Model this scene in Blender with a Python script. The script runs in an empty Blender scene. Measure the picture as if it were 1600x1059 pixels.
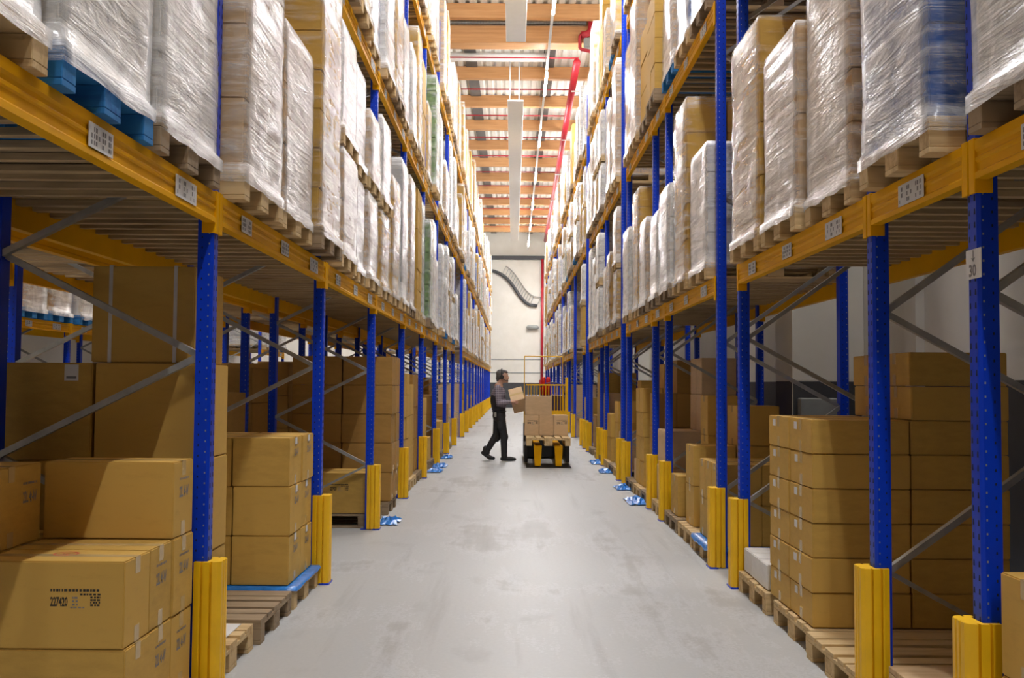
import bpy, bmesh, math, random
from mathutils import Vector, Matrix, noise
PI = math.pi
R = random.Random(7)
sc = bpy.context.scene
C = sc.collection

# ------------------------------------------------------------------ camera, world, light, exposure
CAM_H = 1.52
cd = bpy.data.cameras.new('camera'); cam = bpy.data.objects.new('camera', cd); C.objects.link(cam)
cd.sensor_fit = 'HORIZONTAL'; cd.sensor_width = 36.0; cd.lens = 1553.0 / 1600 * 36.0
cd.clip_start = 0.05; cd.clip_end = 300
PITCH, ROLL, YAW = 0.0447, 0.0070, 0.0019
cam.matrix_world = Matrix.Translation((0, 0, CAM_H)) @ Matrix.Rotation(YAW, 4, 'Z') @ Matrix.Rotation(PI / 2 + PITCH, 4, 'X') @ Matrix.Rotation(ROLL, 4, 'Z')
sc.camera = cam
CAMI = cam.matrix_world.inverted()
def proj(x, y, z):
    p = CAMI @ Vector((x, y, z))
    if p.z > -0.05: return None
    return (800 + 1553 * p.x / -p.z, 529.5 - 1553 * p.y / -p.z)

w = bpy.data.worlds.new('world'); sc.world = w; w.use_nodes = True
w.node_tree.nodes['Background'].inputs[0].default_value = (1.0, 0.96, 0.9, 1)
w.node_tree.nodes['Background'].inputs[1].default_value = 0.03
sc.view_settings.view_transform = 'Standard'; sc.view_settings.look = 'None'
sc.view_settings.gamma = 1.0; sc.view_settings.use_curve_mapping = False
sc.view_settings.exposure = 0.49
LAMP_W = 115.0          # watts of one LED batten of the main aisle
LAMP_X, LAMP_Z = 0.82, 9.80
LAMP_YS = [-10.3 + 6.2 * k for k in range(12)]
sc.cycles.use_denoising = True
sc.cycles.max_bounces = 8; sc.cycles.diffuse_bounces = 3; sc.cycles.glossy_bounces = 3
sc.cycles.transparent_max_bounces = 16; sc.cycles.caustics_reflective = False; sc.cycles.caustics_refractive = False
sc.cycles.sample_clamp_indirect = 6.0

# ------------------------------------------------------------------ materials
M = {}
def nt(name):
    m = bpy.data.materials.new(name); m.use_nodes = True; M[name] = m
    t = m.node_tree; b = t.nodes['Principled BSDF']
    return m, t, b
def N(t, typ, **kw):
    n = t.nodes.new(typ)
    for k, v in kw.items():
        if k in n.inputs: n.inputs[k].default_value = v
        else: setattr(n, k, v)
    return n
def coords(t, scale=(1, 1, 1), kind='Object', rot=(0, 0, 0)):
    tc = N(t, 'ShaderNodeTexCoord'); mp = N(t, 'ShaderNodeMapping')
    mp.inputs['Scale'].default_value = scale; mp.inputs['Rotation'].default_value = rot
    t.links.new(tc.outputs[kind], mp.inputs[0]); return mp.outputs[0]
def ramp(t, fac, stops):
    r = N(t, 'ShaderNodeValToRGB'); e = r.color_ramp.elements
    e[0].position, e[0].color = stops[0][0], (*stops[0][1], 1)
    e[1].position, e[1].color = stops[-1][0], (*stops[-1][1], 1)
    for p, c in stops[1:-1]:
        x = e.new(p); x.color = (*c, 1)
    t.links.new(fac, r.inputs[0]); return r.outputs[0]
def bump(t, b, h, strength=0.3, dist=0.01):
    n = N(t, 'ShaderNodeBump', Strength=strength, Distance=dist)
    t.links.new(h, n.inputs['Height']); t.links.new(n.outputs[0], b.inputs['Normal']); return n
def simple(name, col, rough=0.5, metal=0.0, var=0.12, scale=6.0, spec=0.5):
    m, t, b = nt(name)
    nz = N(t, 'ShaderNodeTexNoise', Scale=scale, Detail=4.0)
    t.links.new(coords(t), nz.inputs['Vector'])
    lo = tuple(c * (1 - var) for c in col); hi = tuple(min(1, c * (1 + var)) for c in col)
    t.links.new(ramp(t, nz.outputs['Fac'], [(0.3, lo), (0.7, hi)]), b.inputs['Base Color'])
    b.inputs['Roughness'].default_value = rough; b.inputs['Metallic'].default_value = metal
    b.inputs['Specular IOR Level'].default_value = spec
    return m
def cardboard(name, col, var=0.10):
    m, t, b = nt(name)
    oi = N(t, 'ShaderNodeObjectInfo')
    nz = N(t, 'ShaderNodeTexNoise', Scale=9.0, Detail=5.0, Roughness=0.6)
    t.links.new(coords(t, (1, 1, 3)), nz.inputs['Vector'])
    fi = N(t, 'ShaderNodeTexNoise', Scale=260.0, Detail=2.0)
    t.links.new(coords(t, (1, 1, 1)), fi.inputs['Vector'])
    ad = N(t, 'ShaderNodeMath', operation='ADD'); ad2 = N(t, 'ShaderNodeMath', operation='MULTIPLY_ADD')
    t.links.new(oi.outputs['Random'], ad2.inputs[0]); ad2.inputs[1].default_value = 0.45
    t.links.new(nz.outputs['Fac'], ad2.inputs[2])
    mul = N(t, 'ShaderNodeMath', operation='MULTIPLY'); mul.inputs[1].default_value = 0.35
    t.links.new(fi.outputs['Fac'], mul.inputs[0])
    t.links.new(ad2.outputs[0], ad.inputs[0]); t.links.new(mul.outputs[0], ad.inputs[1])
    lo = tuple(c * (1 - var) for c in col); hi = tuple(min(1, c * (1 + var)) for c in col)
    t.links.new(ramp(t, ad.outputs[0], [(0.5, lo), (1.2, hi)]), b.inputs['Base Color'])
    b.inputs['Roughness'].default_value = 0.62; b.inputs['Specular IOR Level'].default_value = 0.18
    bump(t, b, nz.outputs['Fac'], 0.15, 0.004)
    return m
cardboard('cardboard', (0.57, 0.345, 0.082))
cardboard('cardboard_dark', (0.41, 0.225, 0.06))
cardboard('cardboard_rose', (0.62, 0.43, 0.25))
cardboard('cardboard_white', (0.80, 0.77, 0.73), 0.06)
simple('tape', (0.55, 0.42, 0.25), 0.25)
simple('tape_clear', (0.58, 0.41, 0.19), 0.2)
simple('strap', (0.72, 0.70, 0.66), 0.35)
simple('paper', (0.76, 0.74, 0.72), 0.6, var=0.04)
simple('ink', (0.035, 0.028, 0.02), 0.7)
simple('ink_grey', (0.22, 0.21, 0.21), 0.7)
simple('ink_red', (0.55, 0.10, 0.04), 0.7)
simple('blue_steel', (0.002, 0.042, 0.56), 0.34, 0.0, 0.10, 3.0, 0.3)
simple('hole_dark', (0.004, 0.006, 0.02), 0.8)
simple('yellow_steel', (0.84, 0.405, 0.003), 0.45, 0.0, 0.05, 4.0, 0.08)
simple('yellow_guard', (0.95, 0.54, 0.005), 0.45, 0.0, 0.06, 5.0)
simple('galvanised', (0.42, 0.42, 0.40), 0.40, 0.7, 0.15, 14.0)
simple('red_paint', (0.42, 0.016, 0.03), 0.35)
simple('white_paint', (0.78, 0.78, 0.77), 0.4, var=0.02)
simple('wall_dark', (0.055, 0.056, 0.062), 0.5)
simple('grey_box', (0.32, 0.33, 0.32), 0.5)
simple('black_plastic', (0.012, 0.012, 0.013), 0.45)
simple('rubber', (0.02, 0.02, 0.02), 0.8)
simple('dark_purple', (0.05, 0.03, 0.09), 0.4)
simple('beacon_red', (0.75, 0.03, 0.02), 0.25)
simple('blue_plastic', (0.03, 0.22, 0.66), 0.25, var=0.25, scale=14)
simple('blue_load', (0.02, 0.12, 0.45), 0.4, var=0.2)
simple('green_load', (0.20, 0.30, 0.12), 0.5, var=0.35, scale=12)
simple('grey_cover', (0.50, 0.51, 0.52), 0.5, var=0.12, scale=3)
simple('skin', (0.62, 0.36, 0.25), 0.5, var=0.06)
simple('hair', (0.10, 0.09, 0.085), 0.6, var=0.5, scale=60)
simple('trousers', (0.022, 0.021, 0.022), 0.75, var=0.3, scale=20)
simple('vest', (0.030, 0.026, 0.034), 0.7, var=0.25)
simple('shoe', (0.012, 0.012, 0.014), 0.5)
def wood(name, a, c, axis=0):
    m, t, b = nt(name)
    s = [9, 9, 9]; s[axis] = 0.7
    oi = N(t, 'ShaderNodeObjectInfo')
    nz = N(t, 'ShaderNodeTexNoise', Scale=3.0, Detail=6.0, Distortion=0.8)
    t.links.new(coords(t, tuple(s)), nz.inputs['Vector'])
    big = N(t, 'ShaderNodeTexNoise', Scale=2.4, Detail=2.0)
    t.links.new(coords(t, (1, 4, 4)), big.inputs['Vector'])
    ad = N(t, 'ShaderNodeMath', operation='MULTIPLY_ADD'); ad.inputs[1].default_value = 0.7
    t.links.new(big.outputs['Fac'], ad.inputs[0]); t.links.new(nz.outputs['Fac'], ad.inputs[2])
    a2 = N(t, 'ShaderNodeMath', operation='MULTIPLY_ADD'); a2.inputs[1].default_value = 0.25
    t.links.new(oi.outputs['Random'], a2.inputs[0]); t.links.new(ad.outputs[0], a2.inputs[2])
    t.links.new(ramp(t, a2.outputs[0], [(0.6, a), (1.3, c)]), b.inputs['Base Color'])
    b.inputs['Roughness'].default_value = 0.7; b.inputs['Specular IOR Level'].default_value = 0.25
    bump(t, b, nz.outputs['Fac'], 0.25, 0.004)
    return m
wood('pallet_wood', (0.42, 0.26, 0.11), (0.66, 0.47, 0.24))
wood('pallet_dark', (0.17, 0.115, 0.065), (0.34, 0.245, 0.15))
wood('pallet_blue', (0.01, 0.09, 0.32), (0.03, 0.20, 0.50))
wood('deck_wood', (0.30, 0.20, 0.10), (0.55, 0.39, 0.21))
wood('crate_wood', (0.48, 0.31, 0.16), (0.64, 0.45, 0.26))
def glulam():
    m, t, b = nt('glulam')
    wv = N(t, 'ShaderNodeTexWave', Scale=4.0, Distortion=0.4, bands_direction='Z')
    wv.inputs['Detail'].default_value = 1.0
    t.links.new(coords(t, (0.03, 1, 2.2)), wv.inputs['Vector'])
    nz = N(t, 'ShaderNodeTexNoise', Scale=2.0, Detail=5.0)
    t.links.new(coords(t, (0.6, 5, 8)), nz.inputs['Vector'])
    ad = N(t, 'ShaderNodeMath', operation='MULTIPLY_ADD'); ad.inputs[1].default_value = 0.25
    t.links.new(wv.outputs['Fac'], ad.inputs[0]); t.links.new(nz.outputs['Fac'], ad.inputs[2])
    t.links.new(ramp(t, ad.outputs[0], [(0.3, (0.50, 0.235, 0.085)), (0.9, (0.68, 0.375, 0.165))]), b.inputs['Base Color'])
    b.inputs['Roughness'].default_value = 0.5
glulam()
def concrete():
    m, t, b = nt('concrete_floor')
    co = coords(t)
    big = N(t, 'ShaderNodeTexNoise', Scale=0.55, Detail=7.0, Roughness=0.6, Distortion=0.5); t.links.new(co, big.inputs['Vector'])
    st = N(t, 'ShaderNodeTexNoise', Scale=1.6, Detail=6.0, Roughness=0.65); t.links.new(coords(t, (1.6, 0.22, 1)), st.inputs['Vector'])
    sm = N(t, 'ShaderNodeTexNoise', Scale=38.0, Detail=4.0, Roughness=0.7); t.links.new(co, sm.inputs['Vector'])
    a1 = N(t, 'ShaderNodeMath', operation='MULTIPLY_ADD'); a1.inputs[1].default_value = 0.8
    t.links.new(st.outputs['Fac'], a1.inputs[0]); t.links.new(big.outputs['Fac'], a1.inputs[2])
    a2 = N(t, 'ShaderNodeMath', operation='MULTIPLY_ADD'); a2.inputs[1].default_value = 0.30
    t.links.new(sm.outputs['Fac'], a2.inputs[0]); t.links.new(a1.outputs[0], a2.inputs[2])
    base = ramp(t, a2.outputs[0], [(0.62, (0.27, 0.262, 0.245)), (0.90, (0.40, 0.395, 0.38)), (1.05, (0.47, 0.47, 0.46)), (1.35, (0.54, 0.54, 0.54))])
    # dark tyre marks and scuffs: stretched along the aisle
    ty = N(t, 'ShaderNodeTexNoise', Scale=1.0, Detail=5.0, Roughness=0.6); t.links.new(coords(t, (4.5, 0.25, 1)), ty.inputs['Vector'])
    tr = ramp(t, ty.outputs['Fac'], [(0.56, (0, 0, 0)), (0.78, (1, 1, 1))])
    sp = N(t, 'ShaderNodeTexNoise', Scale=2.4, Detail=4.0); t.links.new(coords(t, (1, 0.5, 1)), sp.inputs['Vector'])
    sr = ramp(t, sp.outputs['Fac'], [(0.60, (0, 0, 0)), (0.80, (1, 1, 1))])
    mx = N(t, 'ShaderNodeMath', operation='MAXIMUM'); t.links.new(tr, mx.inputs[0]); t.links.new(sr, mx.inputs[1])
    mf = N(t, 'ShaderNodeMath', operation='MULTIPLY'); mf.inputs[1].default_value = 0.45; t.links.new(mx.outputs[0], mf.inputs[0])
    mix = N(t, 'ShaderNodeMix', data_type='RGBA')
    t.links.new(mf.outputs[0], mix.inputs[0]); t.links.new(base, mix.inputs[6]); mix.inputs[7].default_value = (0.20, 0.19, 0.175, 1)
    t.links.new(mix.outputs[2], b.inputs['Base Color'])
    b.inputs['Roughness'].default_value = 0.42
    rr = ramp(t, sm.outputs['Fac'], [(0.3, (0.36,) * 3), (0.7, (0.52,) * 3)]); t.links.new(rr, b.inputs['Roughness'])
    bump(t, b, sm.outputs['Fac'], 0.06, 0.003)
concrete()
def wallmat():
    m, t, b = nt('wall_paint')
    nz = N(t, 'ShaderNodeTexNoise', Scale=0.8, Detail=6.0, Roughness=0.65); t.links.new(coords(t), nz.inputs['Vector'])
    t.links.new(ramp(t, nz.outputs['Fac'], [(0.3, (0.76, 0.72, 0.64)), (0.7, (0.86, 0.82, 0.75))]), b.inputs['Base Color'])
    b.inputs['Roughness'].default_value = 0.75
wallmat()
simple('roof_sheet', (0.80, 0.78, 0.73), 0.5, 0.0, 0.05)
simple('roof_joint', (0.13, 0.12, 0.115), 0.7)
def film(name, base, a, bfac, diff, rough=0.2, bumpy=0.5):
    m, t, b = nt(name)
    out = t.nodes['Material Output']
    oi = N(t, 'ShaderNodeObjectInfo')
    vadd = N(t, 'ShaderNodeVectorMath', operation='ADD')
    t.links.new(coords(t, (1, 1, 1)), vadd.inputs[0]); t.links.new(oi.outputs['Location'], vadd.inputs[1])
    mp = N(t, 'ShaderNodeMapping'); mp.inputs['Rotation'].default_value = (0.55, 0.5, 0.3); mp.inputs['Scale'].default_value = (0.8, 0.8, 9)
    t.links.new(vadd.outputs[0], mp.inputs[0])
    nz = N(t, 'ShaderNodeTexNoise', Scale=1.5, Detail=6.0, Roughness=0.65, Distortion=0.7); t.links.new(mp.outputs[0], nz.inputs['Vector'])
    n2 = N(t, 'ShaderNodeTexNoise', Scale=7.0, Detail=5.0, Distortion=1.5); t.links.new(vadd.outputs[0], n2.inputs['Vector'])
    n2.inputs['Scale'].default_value = 4.0
    hs = N(t, 'ShaderNodeMath', operation='MULTIPLY_ADD'); hs.inputs[1].default_value = 0.6
    t.links.new(n2.outputs['Fac'], hs.inputs[0]); t.links.new(nz.outputs['Fac'], hs.inputs[2])
    b.inputs['Base Color'].default_value = (*base, 1); b.inputs['Roughness'].default_value = rough
    b.inputs['Specular IOR Level'].default_value = 0.8
    bp = bump(t, b, hs.outputs[0], bumpy, 0.03)
    lw = N(t, 'ShaderNodeLayerWeight', Blend=0.45); t.links.new(bp.outputs[0], lw.inputs['Normal'])
    f1 = N(t, 'ShaderNodeMath', operation='MULTIPLY_ADD'); f1.inputs[1].default_value = bfac; f1.inputs[2].default_value = a
    t.links.new(lw.outputs['Facing'], f1.inputs[0])
    st = N(t, 'ShaderNodeMapRange'); st.inputs[1].default_value = 0.5; st.inputs[2].default_value = 1.1; st.inputs[3].default_value = -diff; st.inputs[4].default_value = diff
    t.links.new(hs.outputs[0], st.inputs[0])
    f2 = N(t, 'ShaderNodeMath', operation='ADD', use_clamp=True); t.links.new(f1.outputs[0], f2.inputs[0]); t.links.new(st.outputs[0], f2.inputs[1])
    tr = N(t, 'ShaderNodeBsdfTransparent'); mx = N(t, 'ShaderNodeMixShader')
    t.links.new(f2.outputs[0], mx.inputs[0]); t.links.new(tr.outputs[0], mx.inputs[1]); t.links.new(b.outputs[0], mx.inputs[2])
    t.links.new(mx.outputs[0], out.inputs['Surface'])
film('stretch_film', (0.90, 0.89, 0.89), -0.06, 0.80, 0.38, 0.13, 0.42)
film('stretch_film_thick', (0.92, 0.91, 0.91), 0.08, 0.85, 0.42, 0.15, 0.42)
def plaid():
    m, t, b = nt('plaid')
    def wave(d):
        wv = N(t, 'ShaderNodeTexWave', Scale=9.0, bands_direction=d); t.links.new(coords(t), wv.inputs['Vector']); return wv.outputs['Fac']
    ad = N(t, 'ShaderNodeMath', operation='ADD'); t.links.new(wave('X'), ad.inputs[0]); t.links.new(wave('Z'), ad.inputs[1])
    t.links.new(ramp(t, ad.outputs[0], [(0.5, (0.11, 0.085, 0.115)), (1.6, (0.36, 0.31, 0.36))]), b.inputs['Base Color'])
    b.inputs['Roughness'].default_value = 0.8
plaid()
def emit(name, col, s):
    m, t, b = nt(name); b.inputs['Base Color'].default_value = (0.8, 0.8, 0.8, 1)
    b.inputs['Emission Color'].default_value = (*col, 1); b.inputs['Emission Strength'].default_value = s
emit('lamp_glow', (0.965, 0.98, 1.0), 120.0)

# ------------------------------------------------------------------ mesh helpers
class MB:
    def __init__(s): s.v, s.f, s.m, s.mats = [], [], [], []
    def mi(s, mat):
        if mat not in s.mats: s.mats.append(mat)
        return s.mats.index(mat)
    def box(s, x0, x1, y0, y1, z0, z1, mat):
        s.hexa([(x0, y0, z0), (x1, y0, z0), (x1, y1, z0), (x0, y1, z0), (x0, y0, z1), (x1, y0, z1), (x1, y1, z1), (x0, y1, z1)], mat); return s
    def hexa(s, p, mat):
        b = len(s.v); s.v += [tuple(q) for q in p]; k = s.mi(mat)
        for f in ((0, 3, 2, 1), (4, 5, 6, 7), (0, 1, 5, 4), (1, 2, 6, 5), (2, 3, 7, 6), (3, 0, 4, 7)):
            s.f.append(tuple(b + i for i in f)); s.m.append(k)
        return s
    def quad(s, p, mat):
        b = len(s.v); s.v += [tuple(q) for q in p]; s.f.append(tuple(range(b, b + len(p)))); s.m.append(s.mi(mat)); return s
    def bar(s, p, q, a, c, mat, up=(0, 0, 1)):
        p, q = Vector(p), Vector(q); d = (q - p).normalized(); u = Vector(up)
        if abs(d.dot(u)) > 0.95: u = Vector((0, 1, 0))
        x = d.cross(u).normalized(); y = x.cross(d).normalized(); x *= a / 2; y *= c / 2
        s.hexa([p - x - y, p + x - y, p + x + y, p - x + y, q - x - y, q + x - y, q + x + y, q - x + y], mat); return s
    def tube(s, pts, r, mat, n=12, closed=False):
        pts = [Vector(p) for p in pts]; rs = r if isinstance(r, (list, tuple)) else [r] * len(pts)
        b = len(s.v); k = s.mi(mat); px = None
        for i, p in enumerate(pts):
            d = (pts[min(i + 1, len(pts) - 1)] - pts[max(i - 1, 0)]).normalized()
            if px is None:
                u = Vector((0, 0, 1)) if abs(d.z) < 0.9 else Vector((1, 0, 0)); px = d.cross(u).normalized()
            px = (px - d * px.dot(d)).normalized(); py = d.cross(px)
            for j in range(n):
                a = 2 * PI * j / n; s.v.append(tuple(p + (px * math.cos(a) + py * math.sin(a)) * rs[i]))
        for i in range(len(pts) - 1):
            for j in range(n):
                s.f.append((b + i * n + j, b + i * n + (j + 1) % n, b + (i + 1) * n + (j + 1) % n, b + (i + 1) * n + j)); s.m.append(k)
        s.f.append(tuple(b + j for j in range(n))[::-1]); s.m.append(k)
        e = b + (len(pts) - 1) * n; s.f.append(tuple(e + j for j in range(n))); s.m.append(k); return s
    def prism(s, poly, axis, a, c, mat):
        """extrude a 2D polygon; axis 'y': poly is (x,z); axis 'z': poly is (x,y); axis 'x': poly is (y,z)"""
        def P(u, v, t): return {'y': (u, t, v), 'z': (u, v, t), 'x': (t, u, v)}[axis]
        b = len(s.v); n = len(poly); k = s.mi(mat)
        s.v += [P(u, v, a) for u, v in poly] + [P(u, v, c) for u, v in poly]
        for i in range(n):
            j = (i + 1) % n; s.f.append((b + i, b + j, b + n + j, b + n + i)); s.m.append(k)
        s.f.append(tuple(b + i for i in range(n))[::-1]); s.m.append(k)
        s.f.append(tuple(b + n + i for i in range(n))); s.m.append(k); return s
    def mesh(s, name, bevel=0.0, smooth=False, segs=1):
        me = bpy.data.meshes.new(name); me.from_pydata(s.v, [], s.f)
        for mt in s.mats: me.materials.append(M[mt])
        me.polygons.foreach_set('material_index', s.m)
        bm = bmesh.new(); bm.from_mesh(me)
        bmesh.ops.recalc_face_normals(bm, faces=bm.faces)
        if bevel: bmesh.ops.bevel(bm, geom=bm.edges[:], offset=bevel, segments=segs, affect='EDGES', clamp_overlap=True)
        bm.to_mesh(me); bm.free()
        if smooth: me.polygons.foreach_set('use_smooth', [True] * len(me.polygons))
        me.update(); return me
def obj(name, me, parent=None, loc=(0, 0, 0), rz=0.0, label=None):
    o = bpy.data.objects.new(name, me); C.objects.link(o); o.location = loc; o.rotation_euler = (0, 0, rz)
    if parent is not None: o.parent = parent
    if label: o['label'] = label
    return o
def tag(o, label, cat, group=None, kind=None):
    o['label'] = label; o['category'] = cat
    if group: o['group'] = group
    if kind: o['kind'] = kind
    return o
def thing(name, label, cat, loc=(0, 0, 0), rz=0.0, group=None):
    o = bpy.data.objects.new(name, None); C.objects.link(o); o.location = loc; o.rotation_euler = (0, 0, rz)
    o.empty_display_size = 0.2
    return tag(o, label, cat, group)
def struct(name, me, loc=(0, 0, 0), label=None):
    o = obj(name, me, None, loc); o['kind'] = 'structure'
    if label: o['label'] = label
    return o
def dup(root, loc, rz, label, group=None, kids=True):
    r = root.copy(); C.objects.link(r); r.location = loc; r.rotation_euler = (0, 0, rz); r['label'] = label
    if group: r['group'] = group
    if kids:
        for ch in root.children:
            c = ch.copy(); C.objects.link(c); c.parent = r
            for g in ch.children:
                d = g.copy(); C.objects.link(d); d.parent = c
    return r
ONES = ['', 'first', 'second', 'third', 'fourth', 'fifth', 'sixth', 'seventh', 'eighth', 'ninth', 'tenth', 'eleventh', 'twelfth', 'thirteenth',
        'fourteenth', 'fifteenth', 'sixteenth', 'seventeenth', 'eighteenth', 'nineteenth']
TENS = {2: ('twentieth', 'twenty'), 3: ('thirtieth', 'thirty'), 4: ('fortieth', 'forty'), 5: ('fiftieth', 'fifty'), 6: ('sixtieth', 'sixty'), 7: ('seventieth', 'seventy'), 8: ('eightieth', 'eighty'), 9: ('ninetieth', 'ninety')}
def nth(i):
    if i < 20: return ONES[i]
    if i >= 100: return 'hundred' + (nth(i - 100) if i > 100 else 'th')
    a, b = divmod(i, 10); return TENS[a][0] if b == 0 else TENS[a][1] + ONES[b]

# ------------------------------------------------------------------ the hall
XL, XR = 1.454, 1.71            # distance of the rack faces from the camera line
Y0, Y1 = -14.0, 63.0
DECK_Z = 11.09
struct('floor', MB().box(-9, 4.2, Y0, Y1 + 0.4, -0.3, 0, 'concrete_floor').mesh('floor'))
mb = MB().box(-9, 4.2, Y1, Y1 + 0.4, 1.57, 11.9, 'wall_paint').box(-9, 4.2, Y1, Y1 + 0.4, 0, 1.57, 'wall_dark')
struct('wall_back', mb.mesh('wall_back'))
mb = MB().box(3.7, 4.2, Y0, Y1, 1.57, 11.9, 'wall_paint').box(3.7, 4.2, Y0, Y1, 0, 1.57, 'wall_dark')
struct('wall_right', mb.mesh('wall_right'))
mb = MB().box(-9, -8.6, Y0, Y1, 1.57, 11.9, 'wall_paint').box(-9, -8.6, Y0, Y1, 0, 1.57, 'wall_dark')
struct('wall_left', mb.mesh('wall_left'))
cm = MB().box(2.94, 3.7, -0.33, 0.33, 1.57, DECK_Z, 'wall_paint').box(2.94, 3.7, -0.33, 0.33, 0, 1.57, 'wall_dark').mesh('wall_column', 0.006)
for i, y in enumerate((10.83, 27.5, 44.2)): struct('wall_column_%d' % (i + 1), cm, (0, y, 0))
struct('trim_1', MB().box(3.62, 3.7, 8.95, 9.2, 0, 11.2, 'wall_paint').mesh('trim_1'))
struct('trim_2', MB().box(-9, 3.7, Y1 - 0.22, Y1, 9.38, 9.62, 'wall_dark').mesh('trim_2'))
for i, z in enumerate((2.2, 3.05)):
    struct('trim_%d' % (i + 3), MB().box(-9, 3.7, Y1 - 0.02, Y1, z - 0.03, z + 0.03, 'grey_box').mesh('trim'))
struct('trim_5', MB().box(-9, 3.7, Y1 - 0.03, Y1, 9.62, 11.2, 'wall_paint').mesh('trim_5'))
# corrugated roof sheet
mb = MB(); prof = []
x = -9.0
while x < 4.2:
    prof += [(x, DECK_Z), (x + 0.13, DECK_Z), (x + 0.17, DECK_Z + 0.05), (x + 0.24, DECK_Z + 0.05)]; x += 0.28
b = len(mb.v); mb.v += [(p[0], Y0, p[1]) for p in prof] + [(p[0], Y1 + 0.2, p[1]) for p in prof]; n = len(prof); k = mb.mi('roof_sheet')
for i in range(n - 1): mb.f.append((i, i + 1, n + i + 1, n + i)); mb.m.append(k)
mb.box(-9, 4.2, Y0, Y1 + 0.2, DECK_Z + 0.16, DECK_Z + 0.3, 'roof_sheet')
struct('ceiling', mb.mesh('ceiling'))
jm = MB().box(-8.9, 4.1, -0.1, 0.1, -0.37, 0, 'glulam').mesh('ceiling_joist', 0.006)
k = 0
for y in [29.75 + 3.03 * i for i in range(11)] + [-6.6 + 3.03 * i for i in range(10)] + [24.75]:
    k += 1; struct('ceiling_beam_%d' % k, jm, (0, y, DECK_Z))
gm = MB().box(-8.9, 4.1, -0.26, 0.26, -0.84, 0, 'glulam').mesh('ceiling_girder', 0.012)
for y in (25.4, 7.0): k += 1; struct('ceiling_beam_%d' % k, gm, (0, y, DECK_Z))
for i, xx in enumerate((-1.32, 0.98)):
    struct('trim_%d' % (6 + i), MB().box(xx - 0.17, xx + 0.17, 25.7, Y1, DECK_Z - 0.03, DECK_Z + 0.02, 'roof_joint').mesh('trim_roof'))

# ------------------------------------------------------------------ lamps on their trunking
t = thing('lighting_trunk', 'white continuous lighting trunk hung along the aisle under the roof', 'light rail', (LAMP_X, 0, LAMP_Z))
obj('rail', MB().box(-0.03, 0.03, Y0 + 1, 61.5, 0.0, 0.07, 'white_paint').mesh('rail'), t)
for i in range(13):
    y = -8.0 + 5.8 * i
    obj('hanger', MB().tube([(0, y, 0.07), (0, y, DECK_Z - LAMP_Z + 0.02)], 0.006, 'galvanised', 6).mesh('hanger'), t)
lamp_me = MB().prism([(-0.03, 0.0), (-0.022, -0.05), (0.022, -0.05), (0.03, 0.0)], 'y', -1.0, 1.0, 'white_paint').mesh('housing')
dif_me = MB().prism([(0.035 * math.cos(PI / 4 * i + PI / 8), -0.04 + 0.035 * math.sin(PI / 4 * i + PI / 8)) for i in range(8)], 'y', -0.98, 0.98, 'lamp_glow').mesh('diffuser')
def lamp(x, y, z, watts, label, group):
    t = thing('led_batten', label, 'lamp', (x, y, z), 0, group)
    obj('housing', lamp_me, t); obj('diffuser', dif_me, t, (0, 0, -0.05))
    ld = bpy.data.lights.new('batten_light', 'AREA'); ld.shape = 'RECTANGLE'; ld.size = 0.07; ld.size_y = 1.9; ld.energy = watts
    ld.color = (0.965, 0.98, 1.0)
    lo = bpy.data.objects.new('batten_light', ld); C.objects.link(lo); lo.parent = t; lo.location = (0, 0, -0.13)
seen_n = 0
for y in LAMP_YS:
    p = proj(LAMP_X, y + 0.75, LAMP_Z)
    if p and p[1] > 0: seen_n += 1; lab = 'glowing white LED batten under the roof, %s from the camera along the aisle' % nth(seen_n)
    else: lab = 'LED batten above the camera, outside the picture, %s along the trunk' % nth(LAMP_YS.index(y) + 1)
    lamp(LAMP_X, y, LAMP_Z, LAMP_W, lab, 'LED battens along the aisle')
t = thing('lighting_trunk', 'lighting trunk hung above the neighbouring aisle behind the left rack', 'light rail', (-5.5, 0, 9.8))
obj('rail', MB().box(-0.03, 0.03, Y0 + 1, 61.5, 0.0, 0.07, 'white_paint').mesh('rail'), t)
for i in range(13): obj('hanger', MB().tube([(0, -8.0 + 5.8 * i, 0.07), (0, -8.0 + 5.8 * i, DECK_Z - 9.8 + 0.02)], 0.006, 'galvanised', 6).mesh('hanger'), t)
for i in range(10):  # the last two are added and stronger, to brighten the back wall
    y = 0.5 + 6.2 * i
    lamp(-5.5, y, 9.8, LAMP_W * (0.8 if y < 45 else 1.5), 'LED batten above the neighbouring aisle, %s along its row' % nth(i + 1), 'LED battens above the neighbouring aisle')

t = thing('lighting_trunk', 'lighting trunk hung above the gap between right rack and right wall', 'light rail', (3.3, 0, 9.8))
obj('rail', MB().box(-0.03, 0.03, Y0 + 1, 61.5, 0.0, 0.07, 'white_paint').mesh('rail'), t)
for i in range(13): obj('hanger', MB().tube([(0, -8.0 + 5.8 * i, 0.07), (0, -8.0 + 5.8 * i, DECK_Z - 9.8 + 0.02)], 0.006, 'galvanised', 6).mesh('hanger'), t)
for i in range(9):  # row added out of view to brighten the right wall and back wall
    lamp(3.3, 7.7 + 6.2 * i, 9.8, LAMP_W * (0.65 if i < 7 else 1.5), 'LED batten above the gap behind the right rack, %s along its row' % nth(i + 1), 'LED battens behind the right rack')

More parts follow.
